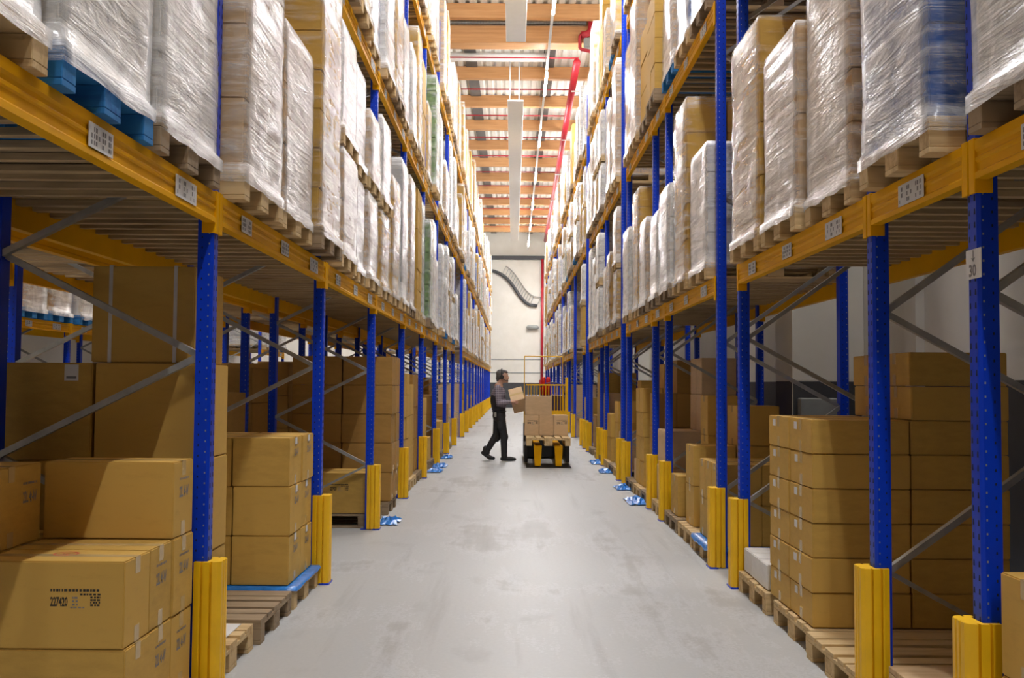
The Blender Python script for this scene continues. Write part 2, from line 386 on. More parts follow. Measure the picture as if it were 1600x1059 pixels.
# radiant panels, header pipe, sprinkler pipes
for nm, a, c in (('nearer', 6.0, 23.5), ('farther', 28.5, 56.8)):
    t = thing('radiant_panel', 'long white radiant ceiling panel hung over the aisle, the %s one' % nm, 'ceiling heater', (0.0, a, 9.70), 0, 'radiant ceiling panels')
    obj('panel', MB().box(-0.235, 0.235, 0, c - a, 0, 0.05, 'white_paint').mesh('panel', 0.008), t)
    for j in range(int((c - a) / 6) + 1):
        for sx in (-0.18, 0.18):
            obj('hanger', MB().tube([(sx, 0.4 + 6 * j, 0.05), (sx, 0.4 + 6 * j, 1.53)], 0.005, 'galvanised', 6).mesh('hanger'), t)
t = thing('header_pipe', 'white horizontal heating header pipe crossing the aisle under the roof', 'pipe', (0, 28.3, 10.92))
obj('pipe', MB().tube([(-3.2, 0, 0), (0.95, 0, 0)], 0.12, 'white_paint', 20).mesh('pipe', smooth=True), t)
for xx in (-0.17, 0.1):
    obj('feed_pipe', MB().tube([(xx, 0.24, -0.05), (xx, 0.24, -1.165)], 0.02, 'white_paint', 10).mesh('feed_pipe', smooth=True), t)
t = thing('cable_tray', 'galvanised cable tray fixed across the big roof girder', 'cable tray', (0, 25.08, 10.68))
mb = MB().box(-2.6, 1.8, -0.06, 0.04, 0, 0.02, 'galvanised').box(-2.6, 1.8, -0.06, -0.05, 0, 0.11, 'galvanised')
for i in range(54): mb.box(-2.6 + i * 0.08, -2.585 + i * 0.08, -0.066, -0.06, 0.02, 0.10, 'grey_box')
obj('tray', mb.mesh('tray'), t)
t = thing('sprinkler_main', 'thick red sprinkler main running along the roof above the right rack', 'pipe', (1.72, 0, 10.56))
obj('main_pipe', MB().tube([(0, 27.6, 0), (0.12, 45, 0), (0.22, 62.6, 0.0)], 0.105, 'red_paint', 16).mesh('main_pipe', smooth=True), t)
k = 0
for y in [30.62 + 3.03 * i for i in range(10)] + [27.6]:
    obj('branch_pipe', MB().tube([(-3.6, y, 0.12), (0.05, y, 0.12)], 0.022, 'red_paint', 8).mesh('branch_pipe', smooth=True), t)
for y in (30.0, 36.1, 42.1, 48.2):
    obj('bracket', MB().box(-0.02, 0.5, y - 0.03, y + 0.03, -0.13, -0.1, 'white_paint').mesh('bracket'), t)
t = thing('sprinkler_riser', 'red sprinkler riser with elbow and valve beside the roof girder', 'pipe', (1.93, 25.0, 10.2))
mb = MB().tube([(0, 0, 0.80), (0, 0, 0.42), (-0.03, 0, 0.30), (-0.14, -0.02, 0.22), (-0.26, -0.04, 0.2)], 0.09, 'red_paint', 14)
obj('riser_pipe', mb.mesh('riser_pipe', smooth=True), t)
obj('bypass_pipe', MB().tube([(-0.25, 0.0, 0.24), (-0.3, 0.0, 0.18), (-0.3, 0.0, -0.12), (-0.26, 0.0, -0.16), (-0.05, 0.0, -0.2), (0.02, 0.0, -0.26), (0.04, 0.0, -0.42)], 0.045, 'red_paint', 10).mesh('bypass_pipe', smooth=True), t)
for z in (0.76, 0.33): obj('bracket', MB().box(0.08, 0.5, -0.03, 0.03, z - 0.03, z + 0.03, 'white_paint').mesh('bracket'), t)
obj('valve_box', MB().box(-0.2, 0.1, -0.04, 0.11, -0.12, 0.14, 'grey_box').mesh('valve_box', 0.01), t)
t = thing('hydrant_pipe', 'red vertical pipe running up the white back wall', 'pipe', (1.78, Y1 - 0.24, 0))
obj('pipe', MB().tube([(0, 0, 1.3), (0, 0, 9.4)], 0.09, 'red_paint', 12).mesh('pipe', smooth=True), t)
obj('flange', MB().tube([(0, 0, 1.15), (0, 0, 1.75)], 0.16, 'red_paint', 12).mesh('flange'), t)
# curved cable ladder on the back wall
t = thing('cable_ladder', 'curved grey cable ladder sweeping down the white back wall', 'cable ladder', (0, Y1 - 0.15, 0))
def bez(a, b, c, d, n):
    out = []
    for i in range(n + 1):
        s = i / n; out.append(tuple((1 - s) ** 3 * a[j] + 3 * (1 - s) ** 2 * s * b[j] + 3 * (1 - s) * s * s * c[j] + s ** 3 * d[j] for j in range(3)))
    return out
c1 = bez((-2.2, 0, 8.75), (0.1, 0, 8.75), (-0.1, 0, 7.0), (1.0, 0, 6.5), 18) + [(1.45, 0, 6.45)]
mb = MB().tube(c1, 0.10, 'wall_dark', 10); obj('cable_bundle', mb.mesh('cable_bundle', smooth=True), t)
c2 = [(p[0] + 0.25, 0, p[2] + 0.55) for p in c1[5:]]
mb = MB().tube(c2, 0.03, 'galvanised', 6)
for i in range(5, len(c1)): mb.tube([c1[i], c2[i - 5]], 0.02, 'galvanised', 6)
obj('ladder_rail', mb.mesh('ladder_rail'), t)
t = thing('wall_lamp', 'small dark oval lamp on the white back wall', 'lamp', (1.18, Y1 - 0.2, 5.05))
obj('housing', MB().tube([(-0.4, 0, 0), (-0.3, 0, 0.03), (0.3, 0, 0.03), (0.4, 0, 0)], [0.05, 0.13, 0.13, 0.05], 'grey_box', 12).mesh('housing', smooth=True), t)
obj('bracket', MB().box(-0.1, 0.1, 0, 0.2, -0.03, 0.03, 'black_plastic').mesh('bracket'), t)
t = thing('wall_cabinet', 'transparent grey box fixed to the wall column beside the stacked cartons', 'box', (3.35, 10.36, 1.05))
obj('box', MB().box(-0.36, 0.02, 0, 0.13, -0.55, 0.34, 'grey_box').mesh('box', 0.01), t)

# ------------------------------------------------------------------ rack components (local +x points into the rack, origin on the rack face)
POST_H = 8.45; DEPTH = 1.1; PW = 0.09; PD = 0.075
LEVELS = [(2.285, 2.43), (4.65, 4.795), (7.0, 7.145)]
def post_mesh(h):
    c = 0.012; w2 = PW / 2
    mb = MB().prism([(0, -w2 + c), (c, -w2), (PD, -w2), (PD, w2), (c, w2), (0, w2 - c)], 'z', 0, h, 'blue_steel')
    z = 0.06; e = 0.0008
    while z < h - 0.05:
        for yy in (-0.021, 0.021): mb.quad([(-e, yy - 0.006, z), (-e, yy + 0.006, z), (-e, yy + 0.004, z + 0.022), (-e, yy - 0.004, z + 0.022)], 'hole_dark')
        for sy in (-1, 1):
            mb.quad([(0.016, sy * (w2 + e), z + 0.02), (0.022, sy * (w2 + e), z + 0.02), (0.022, sy * (w2 + e), z + 0.028), (0.016, sy * (w2 + e), z + 0.028)], 'galvanised')
            mb.quad([(0.05, sy * (w2 + e), z), (0.056, sy * (w2 + e), z), (0.056, sy * (w2 + e), z + 0.010), (0.05, sy * (w2 + e), z + 0.010)], 'hole_dark')
        z += 0.05
    return mb.mesh('post')
post_me = post_mesh(POST_H)
plate_me = MB().box(0.0, 0.12, -0.047, 0.047, 0, 0.008, 'blue_steel').tube([(0.10, 0.03, 0.0), (0.10, 0.03, 0.03)], 0.01, 'galvanised', 8).mesh('base_plate')
def brace_meshes(z0, up, pitch):
    out = []; z = z0; a, c = PD - 0.01, DEPTH - PD + 0.01
    out.append(MB().bar((a, 0, z0), (c, 0, max(0.06, z0 - (pitch - up))), 0.022, 0.045, 'galvanised', (0, 1, 0)).mesh('brace'))
    while z + up < POST_H - 0.2:
        out.append(MB().bar((a, -0.016, z), (c, -0.016, z + up), 0.030, 0.036, 'galvanised', (0, 1, 0)).mesh('brace'))
        if z + pitch < POST_H - 0.2: out.append(MB().bar((c, 0.016, z + up), (a, 0.016, z + pitch), 0.030, 0.036, 'galvanised', (0, 1, 0)).mesh('brace'))
        z += pitch
    return out
BR = {'L': brace_meshes(0.66, 0.49, 0.98), 'R': brace_meshes(0.645, 0.70, 1.23)}
protos = {}
def upright(kind, loc, rz, label, group):
    if kind not in protos:
        t = thing('rack_upright', label, 'rack upright', loc, rz, group); protos[kind] = t
        obj('post', post_me, t); obj('post', post_me, t, (DEPTH, 0, 0), PI)
        obj('base_plate', plate_me, t); obj('base_plate', plate_me, t, (DEPTH, 0, 0), PI)
        for bmz in BR[kind]: obj('brace', bmz, t)
        return t
    return dup(protos[kind], loc, rz, label, group)
def guard_mesh():
    out = [(0.05, -0.068), (-0.02, -0.074)]
    out = []
    # ribbed U around the post front: camera side, front, far side
    ys = []
    def side(sgn):
        p = [(0.055, 0.068), (0.03, 0.074), (0.022, 0.074), (0.020, 0.056), (0.011, 0.056), (0.009, 0.074), (-0.021, 0.074), (-0.023, 0.056), (-0.032, 0.056), (-0.034, 0.074), (-0.058, 0.066)]
        return [(x, sgn * y) for x, y in p]
    front = [(-0.072, -0.048), (-0.074, -0.024), (-0.066, -0.02), (-0.066, -0.012), (-0.074, -0.008), (-0.074, 0.008), (-0.066, 0.012), (-0.066, 0.02), (-0.074, 0.024), (-0.072, 0.048)]
    outer = side(-1) + front + side(1)[::-1]
    inner = [(0.055, 0.050), (-0.004, 0.050), (-0.004, -0.050), (0.055, -0.050)]
    return MB().prism(outer + inner, 'z', 0.01, 0.665, 'yellow_guard').mesh('post_guard')
guard_me = guard_mesh()
strip_me = MB().box(-0.0745, -0.055, -0.006, 0.006, 0.655, 0.672, 'yellow_guard').mesh('cap', 0.004)
foot_me = MB().box(-0.078, -0.005, -0.078, 0.078, 0, 0.012, 'blue_steel').mesh('foot_plate')
def guard(loc, rz, label, group):
    if 'guard' not in protos:
        t = thing('post_guard', label, 'post guard', loc, rz, group); protos['guard'] = t
        obj('shell', guard_me, t); obj('foot_plate', foot_me, t); return t
    return dup(protos['guard'], loc, rz, label, group)
def beam_meshes(L):
    h = 0.145; w2 = 0.05
    prof = [(-0.012, 0), (w2 - 0.012, 0), (w2 - 0.012, h), (-0.012, h), (-0.012, h - 0.035), (-0.004, h - 0.045), (-0.004, 0.085), (-0.010, 0.078), (-0.010, 0.068), (-0.004, 0.062), (-0.004, 0.03), (-0.012, 0.022)]
    rail = MB().prism(prof, 'y', -L / 2 + 0.004, L / 2 - 0.004, 'yellow_steel').mesh('rail')
    return rail
con_me = MB().box(-0.014, -0.003, -0.002, 0.038, -0.05, 0.155, 'yellow_steel').box(-0.014, 0.055, -0.008, -0.002, -0.05, 0.155, 'yellow_steel').mesh('end_connector', 0.0015)
def sticker_mesh(w, h, seed):
    r = random.Random(seed); e = 0.0006
    mb = MB().box(-0.003, 0, -w / 2, w / 2, -h / 2, h / 2, 'paper')
    x = -w * 0.42
    while x < w * 0.42:
        d = r.uniform(0.004, 0.016); g = r.uniform(0.003, 0.012)
        if r.random() < 0.8 and abs(x) > 0.01:
            for a, c in ((0.16, 0.36), (-0.12, 0.08), (-0.38, -0.2)):
                if r.random() < 0.75: mb.quad([(-0.003 - e, x, a * h), (-0.003 - e, min(x + d, w * .44), a * h), (-0.003 - e, min(x + d, w * .44), c * h), (-0.003 - e, x, c * h)], 'ink_grey')
        x += d + g
    return mb.mesh('location_label')
stk_me = [sticker_mesh(0.27, 0.092, 3), sticker_mesh(0.20, 0.085, 4), sticker_mesh(0.20, 0.085, 9)]
def crossbeam(L, front, loc, rz, label, group, labels):
    key = ('beam', round(L, 2), front, labels)
    if key not in protos:
        t = thing('rack_crossbeam', label, 'rack beam', loc, rz, group); protos[key] = t
        off = 0 if front else None
        rl = ('rail', round(L, 2))
        if rl not in protos: protos[rl] = beam_meshes(L)
        obj('rail', protos[rl], t)
        c1 = obj('end_connector', con_me, t, (0, -L / 2, 0)); c2 = obj('end_connector', con_me, t, (0, L / 2, 0)); c2.scale = (1, -1, 1)
        c1.scale = (1, -1, 1); c2.scale = (1, 1, 1)
        if labels:
            n = 3 if L > 2 else 1
            for i in range(n): obj('location_label', stk_me[i % 3], t, (-0.0125, -L / 2 + L * (i + 0.5) / n, 0.07))
        return t
    return dup(protos[key], loc, rz, label, group)
def deck_mesh(L):
    mb = MB(); r = random.Random(int(L * 100)); y = -L / 2 + 0.03
    while y < L / 2 - 0.12:
        wd = r.choice((0.045, 0.05, 0.06)); mb.box(0.04, DEPTH - 0.04, y, y + wd, -0.03, -0.002, 'deck_wood'); y += wd + r.uniform(0.11, 0.17)
    return mb.mesh('rack_deck')
def rack_deck(L, loc, rz, label, group):
    key = ('deck', round(L, 2))
    if key not in protos: protos[key] = deck_mesh(L)
    return tag(obj('rack_deck', protos[key], None, loc, rz), label, 'rack deck', group)

# ------------------------------------------------------------------ pallets and loads
def pallet_parts(mat):
    r = random.Random(11)
    d = MB()
    for y0, wd in ((-0.4, 0.145), (-0.2275, 0.1), (-0.0725, 0.145), (0.1275, 0.1), (0.255, 0.145)): d.box(-0.6, 0.6, y0, y0 + wd, 0.122, 0.144, mat)
    for x0 in (-0.6, -0.0725, 0.455): d.box(x0, x0 + 0.145, -0.4, 0.4, 0.1, 0.1215, mat)
    bl = [MB().box(x0, x0 + 0.145, y0, y0 + wd, 0.0225, 0.0995, mat).mesh('block', 0.003) for x0 in (-0.6, -0.0725, 0.455) for y0, wd in ((-0.4, 0.1), (-0.0725, 0.145), (0.3, 0.1))]
    bt = MB()
    for y0, wd in ((-0.4, 0.1), (-0.0725, 0.145), (0.3, 0.1)): bt.box(-0.6, 0.6, y0, y0 + wd, 0, 0.022, mat)
    return d.mesh('deck_boards', 0.002), bl, bt.mesh('bottom_boards', 0.002)
def join(name, mes):
    bm = bmesh.new()
    mats = []
    out = bpy.data.meshes.new(name)
    for me, mtx in mes:
        b = bmesh.new(); b.from_mesh(me); b.transform(mtx)
        idx = []
        for mt in me.materials:
            if mt not in mats: mats.append(mt)
            idx.append(mats.index(mt))
        for f in b.faces: f.material_index = idx[f.material_index]
        tmp = bpy.data.meshes.new('tmp'); b.to_mesh(tmp); b.free(); bm.from_mesh(tmp); bpy.data.meshes.remove(tmp)
    bm.to_mesh(out); bm.free()
    for mt in mats: out.materials.append(mt)
    return out
PAL = {}
for mat in ('pallet_wood', 'pallet_dark', 'pallet_blue'):
    d, bl, bt = pallet_parts(mat); PAL[mat] = (d, bl, bt, join('pallet', [(d, Matrix()), (bt, Matrix())] + [(b, Matrix()) for b in bl]))
PNAME = {'pallet_wood': 'light wooden', 'pallet_dark': 'weathered dark wooden', 'pallet_blue': 'blue painted'}
def pallet(mat, loc, rz, label, group, detail):
    if not detail: return tag(obj('pallet', PAL[mat][3], None, loc, rz), label, 'pallet', group)
    key = ('pal', mat)
    if key not in protos:
        t = thing('pallet', label, 'pallet', loc, rz, group); protos[key] = t
        obj('deck_boards', PAL[mat][0], t)
        for b in PAL[mat][1]: obj('block', b, t)
        obj('bottom_boards', PAL[mat][2], t); return t
    return dup(protos[key], loc, rz, label, group)

def film_mesh(hx, hy, h, seed, fine, mat, lip=True):
    """a wrinkled stretch film shell round a load: sides from just below the load's base up to a lip on top"""
    cell = 0.055 if fine else 0.16
    nx, ny, nz = max(4, int(2 * hx / cell)), max(3, int(2 * hy / cell)), max(5, int(h / cell))
    ring = [(-hx + 2 * hx * i / nx, -hy, 0, -1) for i in range(nx)] + [(hx, -hy + 2 * hy * i / ny, 1, 0) for i in range(ny)] + \
           [(hx - 2 * hx * i / nx, hy, 0, 1) for i in range(nx)] + [(-hx, hy - 2 * hy * i / ny, -1, 0) for i in range(ny)]
    n = len(ring); v, f = [], []
    zs = [-0.06, -0.004] + [0.02 + (h - 0.015) * i / nz for i in range(nz + 1)]; nz = len(zs) - 1
    o = Vector((seed * 13.7, seed * 3.1, seed * 7.9))
    corners = {0, nx, nx + ny, 2 * nx + ny}
    def off(x, y, z, amp):
        p = Vector((x, y, z))
        a = noise.noise(p * 2.3 + o); q = abs(noise.noise(Vector((x * 3 + z * 4, y * 3 + z * 4, z * 7 - (x + y) * 5)) + o))
        return amp * (0.45 + 0.65 * a + 0.35 * q)
    for iz, z in enumerate(zs):
        for j, (x, y, ux, uy) in enumerate(ring):
            d = 0.006 + off(x, y, z, 0.016)
            if j in corners:
                ux, uy = (1 if x > 0 else -1) * 0.7, (1 if y > 0 else -1) * 0.7
            if iz < 2: x, y = x * 0.604 / hx, y * 0.404 / hy; d *= 0.30
            zz = z + (0.02 * noise.noise(Vector((x * 5, y * 5, 0)) + o) if iz == 0 else 0)
            if iz == nz: d *= 0.5
            v.append((x + ux * d, y + uy * d, zz))
    for iz in range(nz):
        for j in range(n): f.append((iz * n + j, iz * n + (j + 1) % n, (iz + 1) * n + (j + 1) % n, (iz + 1) * n + j))
    if lip:
        b = len(v)
        for j, (x, y, ux, uy) in enumerate(ring):
            d = 0.10 + 0.06 * noise.noise(Vector((x * 4, y * 4, 9)) + o)
            v.append((x * (1 - d / hx), y * (1 - d / hy), h + 0.010 + 0.008 * noise.noise(Vector((x * 7, y * 7, 3)) + o)))
        for j in range(n): f.append((nz * n + j, nz * n + (j + 1) % n, b + (j + 1) % n, b + j))
    me = bpy.data.meshes.new('stretch_film'); me.from_pydata(v, [], f); me.materials.append(M[mat])
    me.polygons.foreach_set('use_smooth', [True] * len(f)); me.update(); return me
CART = {}
def carton_me(bx, by, bh, mat):
    """closed carton with flap seam and tape line, origin at the base centre"""
    key = (round(bx, 3), round(by, 3), round(bh, 3), mat)
    if key not in CART:
        CART[key] = MB().box(-bx / 2, bx / 2, -by / 2, by / 2, 0, bh, mat).mesh('carton', 0.005, segs=2)
    return CART[key]
TAPE = {}
def tape_me(bx, by, bh, mat='tape_clear'):
    key = (round(bx, 3), round(by, 3), round(bh, 3), mat)
    if key not in TAPE:
        e = 0.0012; w2 = 0.025; d = 0.065
        mb = MB()
        mb.box(-bx / 2 - e, bx / 2 + e, -w2, w2, bh, bh + e, mat)
        for s in (-1, 1):
            mb.box(min(s * bx / 2, s * (bx / 2 + e)), max(s * bx / 2, s * (bx / 2 + e)), -w2, w2, bh - d, bh + e, mat)
            mb.box(min(s * bx / 2, s * (bx / 2 + e)), max(s * bx / 2, s * (bx / 2 + e)), -w2, w2, 0.002, d, mat)
        TAPE[key] = mb.mesh('tape')
    return TAPE[key]
LOADS = {}
STY = {'brown': ('cardboard', 'stretch_film', 'brown film-wrapped'), 'rose': ('cardboard_rose', 'stretch_film_thick', 'hazy film-wrapped'),
       'white': ('cardboard_white', 'stretch_film_thick', 'white film-wrapped'), 'dark': ('cardboard_dark', 'stretch_film', 'dark brown film-wrapped'),
       'blue': ('blue_load', 'stretch_film_thick', 'blue and white film-wrapped'), 'green': ('green_load', 'stretch_film', 'green tinted film-wrapped'),
       'bare': ('cardboard', None, 'unwrapped brown carton'), 'cover': ('grey_cover', 'stretch_film_thick', 'grey covered')}
def load_parts(style, h, var, fine):
    key = (style, round(h, 2), var, fine)
    if key not in LOADS:
        r = random.Random(hash((style, var)) % 1 + var * 31 + int(h * 100) + len(style)); core, fm, _ = STY[style]
        hx, hy = r.uniform(0.565, 0.59), r.uniform(0.365, 0.385)
        nxy = r.choice(((2, 2), (3, 2), (2, 1), (2, 2))); nz = max(2, int(round(h / r.choice((0.27, 0.36, 0.45)))))
        if style == 'cover': nxy, nz = (1, 1), 1
        bx, by, bh = 2 * hx / nxy[0], 2 * hy / nxy[1], h / nz
        cs = []
        for k in range(nz):
            for i in range(nxy[0]):
                for j in range(nxy[1]):
                    hollow = 0 < i < nxy[0] - 1 and 0 < j < nxy[1] - 1 and k < nz - 1
                    if hollow: continue
                    cs.append((-hx + bx * (i + .5) + r.uniform(-.006, .004), -hy + by * (j + .5) + r.uniform(-.005, .005), bh * k))
        cm = carton_me(bx - 0.008, by - 0.008, bh - 0.003, core)
        blk = join('carton_block', [(cm, Matrix.Translation(c)) for c in cs]) if not fine else None
        fl = film_mesh(hx, hy, h, var + len(style) * 5, fine, fm) if fm else None
        LOADS[key] = (cm, cs, blk, fl, (bx, by, bh))
    return LOADS[key]
def wrapped_load(style, h, var, fine, loc, rz, label, group):
    cm, cs, blk, fl, dims = load_parts(style, h, var, fine)
    key = ('load', style, round(h, 2), var, fine)
    if key in protos: return dup(protos[key], loc, rz, label, group)
    t = thing('wrapped_load', label, 'pallet load', loc, rz, group); protos[key] = t
    if fine:
        for c in cs: obj('carton', cm, t, c)
    else: obj('carton_block', blk, t)
    if fl is not None: obj('stretch_film', fl, t)
    return t

# ------------------------------------------------------------------ rack rows
PL = [1.98 + 2.79 * i for i in range(9)]
PL2 = [28.05 + 2.79 * i for i in range(13)]
PR = [0.85, 3.65, 4.72, 7.52, 8.33, 11.16, 12.2, 15.0, 15.8, 18.6, 19.65, 22.42, 23.5, 24.6, 28.3, 30.95, 32.1, 34.9, 35.7, 38.5, 39.55, 42.35, 43.15, 45.95, 47.0, 49.8, 50.6, 53.4]
posts = {'left': [y + 0.045 for y in PL + PL2], 'right': [y + 0.045 for y in PR]}
def face(side, xd): return -(XL + xd) if side == 'left' else XR + xd
RZ = {'left': PI, 'right': 0.0}
TIER = ['lowest', 'middle', 'top']
GAPS = {7.52, 15.0, 22.42, 34.9, 42.35, 49.8, 57.25}
loads = []           # collected, then the 300 largest are built one by one
def in_view(x, y0, y1, z0, z1, mg=120):
    pp = [proj(x, y, z) for y in (y0, y1) for z in (z0, z1)]
    pp = [p for p in pp if p]
    if not pp: return False
    return max(p[0] for p in pp) > -mg and min(p[0] for p in pp) < 1600 + mg and max(p[1] for p in pp) > -mg and min(p[1] for p in pp) < 1059 + mg
NEAR = {}            # hand-picked near loads: (side, level, slot centre rounded) -> list of (style, height)
def pick(r, side, lev, y):
    st = r.choices(['brown', 'rose', 'white', 'dark', 'blue', 'green', 'bare'], [26, 30, 30, 8, 3, 2, 3])[0]
    top = 2.0 if lev < 2 else 2.05
    q = r.random()
    if q < 0.20 and lev < 2: return [(st, 0.80), (r.choice(['white', 'rose', 'white']), 0.85)]
    return [(st, r.choice([1.05, 1.2, 1.45, 1.6, 1.75, 1.75, 1.9]))]
# front rows
for side in ('left', 'right'):
    ps = posts[side]; s = -1 if side == 'left' else 1
    for i, y in enumerate(ps):
        if y < 1.5 and side == 'right': pass
        lab = 'blue perforated upright frame of the %s rack, %s from the camera' % (side, nth(i + 1))
        if in_view(face(side, 0), y - .1, y + .1, 0, POST_H, 400):
            upright('L' if side == 'left' else 'R', (face(side, 0), y, 0), RZ[side], lab, 'uprights of the %s rack' % side)
        if in_view(face(side, 0), y - .1, y + .1, 0, .7, 300):
            guard((face(side, 0), y, 0), RZ[side], 'yellow ribbed guard at the foot of the %s post of the %s rack' % (nth(i + 1), side), 'post guards of the %s rack' % side)
    bay = 0; slot = [0, 0, 0]
    rr = random.Random(5 if side == 'left' else 23)
    for i in range(len(ps) - 1):
        a, c = ps[i], ps[i + 1]; span = c - a; L = span - PW
        tunnel = span > 3.3
        if side == 'right' and span < 1.2 and round(PR[i], 2) in GAPS: continue
        bay += 1; yc = (a + c) / 2
        L = round(L, 2)
        for lev, (zb, zt) in enumerate(LEVELS):
            if tunnel and lev == 0: continue
            if in_view(face(side, 0), a, c, zb, zt, 250 if a > 9 else 1200):
                where = '%s bay, %s tier of the %s rack' % (nth(bay), TIER[lev], side)
                crossbeam(L, True, (face(side, 0), yc, zb), RZ[side], 'yellow front beam, ' + where, 'front beams of the %s rack' % side, True)
                if yc < 34: crossbeam(L, False, (face(side, DEPTH), yc, zb), RZ[side] + PI, 'yellow rear beam, ' + where, 'rear beams of the %s rack' % side, False)
                if yc < 45: rack_deck(L, (face(side, 0), yc, zt), RZ[side], 'slatted wooden deck, ' + where, 'slatted decks of the %s rack' % side)
            n = 1 if span < 1.3 else (4 if tunnel else 3)
            for j in range(n):
                slot[lev] += 1
                ly = a + PW / 2 + (L - n * 0.8) / (n + 1) * (j + 1) + 0.8 * (j + .5)
                cfg = pick(rr, side, lev, ly)
                jit = rr.uniform(-0.045, 0.03); var = rr.randrange(3); pm = rr.choices(['pallet_wood', 'pallet_dark', 'pallet_blue'], [60, 34, 6])[0]
                if rr.random() < 0.03 and ly > 12: continue
                loads.append(dict(side=side, lev=lev, slot=slot[lev], y=ly, z=zt, cfg=cfg, jit=jit, var=var, pm=pm))
# hand-set near loads
def setload(side, lev, slot, cfg, var=None, pm=None, jit=None):
    for d in loads:
        if d['side'] == side and d['lev'] == lev and d['slot'] == slot:
            d['cfg'] = cfg
            if var is not None: d['var'] = var
            if pm: d['pm'] = pm
            if jit is not None: d['jit'] = jit
setload('left', 0, 1, [('white', 1.75)], 0, 'pallet_wood', -0.03)
setload('left', 0, 2, [('white', 1.9)], 1, 'pallet_blue', -0.03)
setload('left', 0, 3, [('white', 1.9)], 2, 'pallet_dark', -0.03)
setload('left', 0, 4, [('rose', 1.9)], 0, 'pallet_wood')
setload('left', 0, 5, [('rose', 1.1)], 1, 'pallet_wood')
setload('left', 0, 6, [('brown', 1.9)], 2, 'pallet_dark', 0.07)
setload('left', 0, 7, [('rose', 0.80), ('white', 0.85)], 1, 'pallet_wood')
setload('left', 0, 8, [('white', 0.80), ('white', 0.85)], 0, 'pallet_wood')
setload('left', 0, 9, [('rose', 0.80), ('rose', 0.62)], 2, 'pallet_wood')
setload('left', 0, 10, [('brown', 0.80), ('white', 0.85)], 0, 'pallet_wood')
setload('left', 0, 11, [('brown', 1.35)], 1, 'pallet_wood')
setload('left', 0, 12, [('cover', 1.75)], 0, 'pallet_wood')
setload('left', 0, 14, [('bare', 1.75)], 0, 'pallet_wood')
setload('left', 0, 16, [('green', 1.6)], 0, 'pallet_dark')
for q in range(1, 4): setload('right', 0, q, [('cover', 1.9)], 1, 'pallet_dark')
setload('right', 0, 4, [('blue', 1.9)], 0, 'pallet_wood')
setload('right', 0, 5, [('rose', 1.9)], 1, 'pallet_wood')
setload('right', 0, 6, [('rose', 1.1)], 0, 'pallet_wood')
setload('right', 0, 7, [('brown', 1.45)], 2, 'pallet_wood')
setload('right', 0, 8, [('white', 1.05)], 1, 'pallet_wood')
setload('right', 0, 9, [('brown', 1.7)], 0, 'pallet_wood')
setload('right', 0, 10, [('white', 1.05)], 0, 'pallet_dark')
setload('right', 0, 11, [('white', 0.95)], 2, 'pallet_dark')
setload('right', 0, 12, [('rose', 1.05)], 1, 'pallet_dark')
setload('right', 0, 13, [('brown', 1.6)], 1, 'pallet_wood')
setload('right', 0, 14, [('white', 1.2)], 0, 'pallet_wood')
def area(d):
    h = sum(x[1] for x in d['cfg']); x = face(d['side'], -0.1)
    z0 = d['z']; z1 = min(z0 + h + .15, z0 + 2.2)
    a, b = proj(x, max(d['y'] - .4, 0.3), z0), proj(x, d['y'] + .4, z1)
    if not a or not b: return 0
    return abs(a[0] - b[0]) * abs(a[1] - b[1]) + 900 * 1.0 / max(d['y'], 1)
vis = [d for d in loads if in_view(face(d['side'], -0.1), d['y'] - .4, d['y'] + .4, d['z'], d['z'] + 2.0, 60 if d['y'] > 10 else 900)]
vis.sort(key=lambda d: (-area(d)))
count = 0; rest_l, rest_p = [], []
for d in vis:
    x = face(d['side'], 0.52) + (1 if d['side'] == 'left' else -1) * d['jit']; z = d['z']
    for q, (st, h) in enumerate(d['cfg']):
        nm = '%s from camera, %s tier, %s rack' % (nth(d['slot']), TIER[d['lev']], d['side'])
        extra = '' if len(d['cfg']) == 1 else ('lower of two, ' if q == 0 else 'upper of two, ')
        rz = RZ[d['side']] + (0.012 * math.sin(d['slot'] * 7.3 + q))
        if count < 262:
            if count >= 215: rest_p.append((PAL['pallet_wood'][3], Matrix.Translation((x, d['y'], z + 0.001)) @ Matrix.Rotation(rz, 4, 'Z')))
            else: pallet(d['pm'] if q == 0 else 'pallet_wood', (x, d['y'], z + 0.001), rz, '%s pallet, %s%s' % (PNAME[d['pm'] if q == 0 else 'pallet_wood'], extra, nm), 'pallets on the %s rack' % d['side'], d['y'] < 13)
            wrapped_load(st, h, d['var'] if not (d['y'] < 9 and d['lev'] == 0) else d['var'], d['y'] < 9.5 and d['lev'] == 0, (x, d['y'], z + 0.147), rz, '%s load, %s%s' % (STY[st][2], extra, nm), 'loads on the %s rack' % d['side'])
            count += 1
        else:
            mt = Matrix.Translation((x, d['y'], z + 0.001)) @ Matrix.Rotation(rz, 4, 'Z')
            rest_p.append((PAL['pallet_wood'][3], mt)); lp = load_parts(st, h, d['var'], False)
            mt2 = Matrix.Translation((0, 0, 0.146)); rest_l.append((lp[2], mt @ mt2))
            if lp[3] is not None: rest_l.append((lp[3], mt @ mt2))
        z += 0.144 + h + 0.024
print('loads in view', len(vis), 'built', count, 'rest', len(rest_p))
if rest_p:
    tag(obj('far_pallets', join('far_pallets', rest_p)), 'tiny far pallets high up at the distant end of both racks', 'pallets', None, 'stuff')
    tag(obj('far_loads', join('far_loads', rest_l)), 'tiny far film-wrapped loads at the distant end of both racks', 'pallet loads', None, 'stuff')

hidden = []  # unseen carton blocks, added to block lamp light
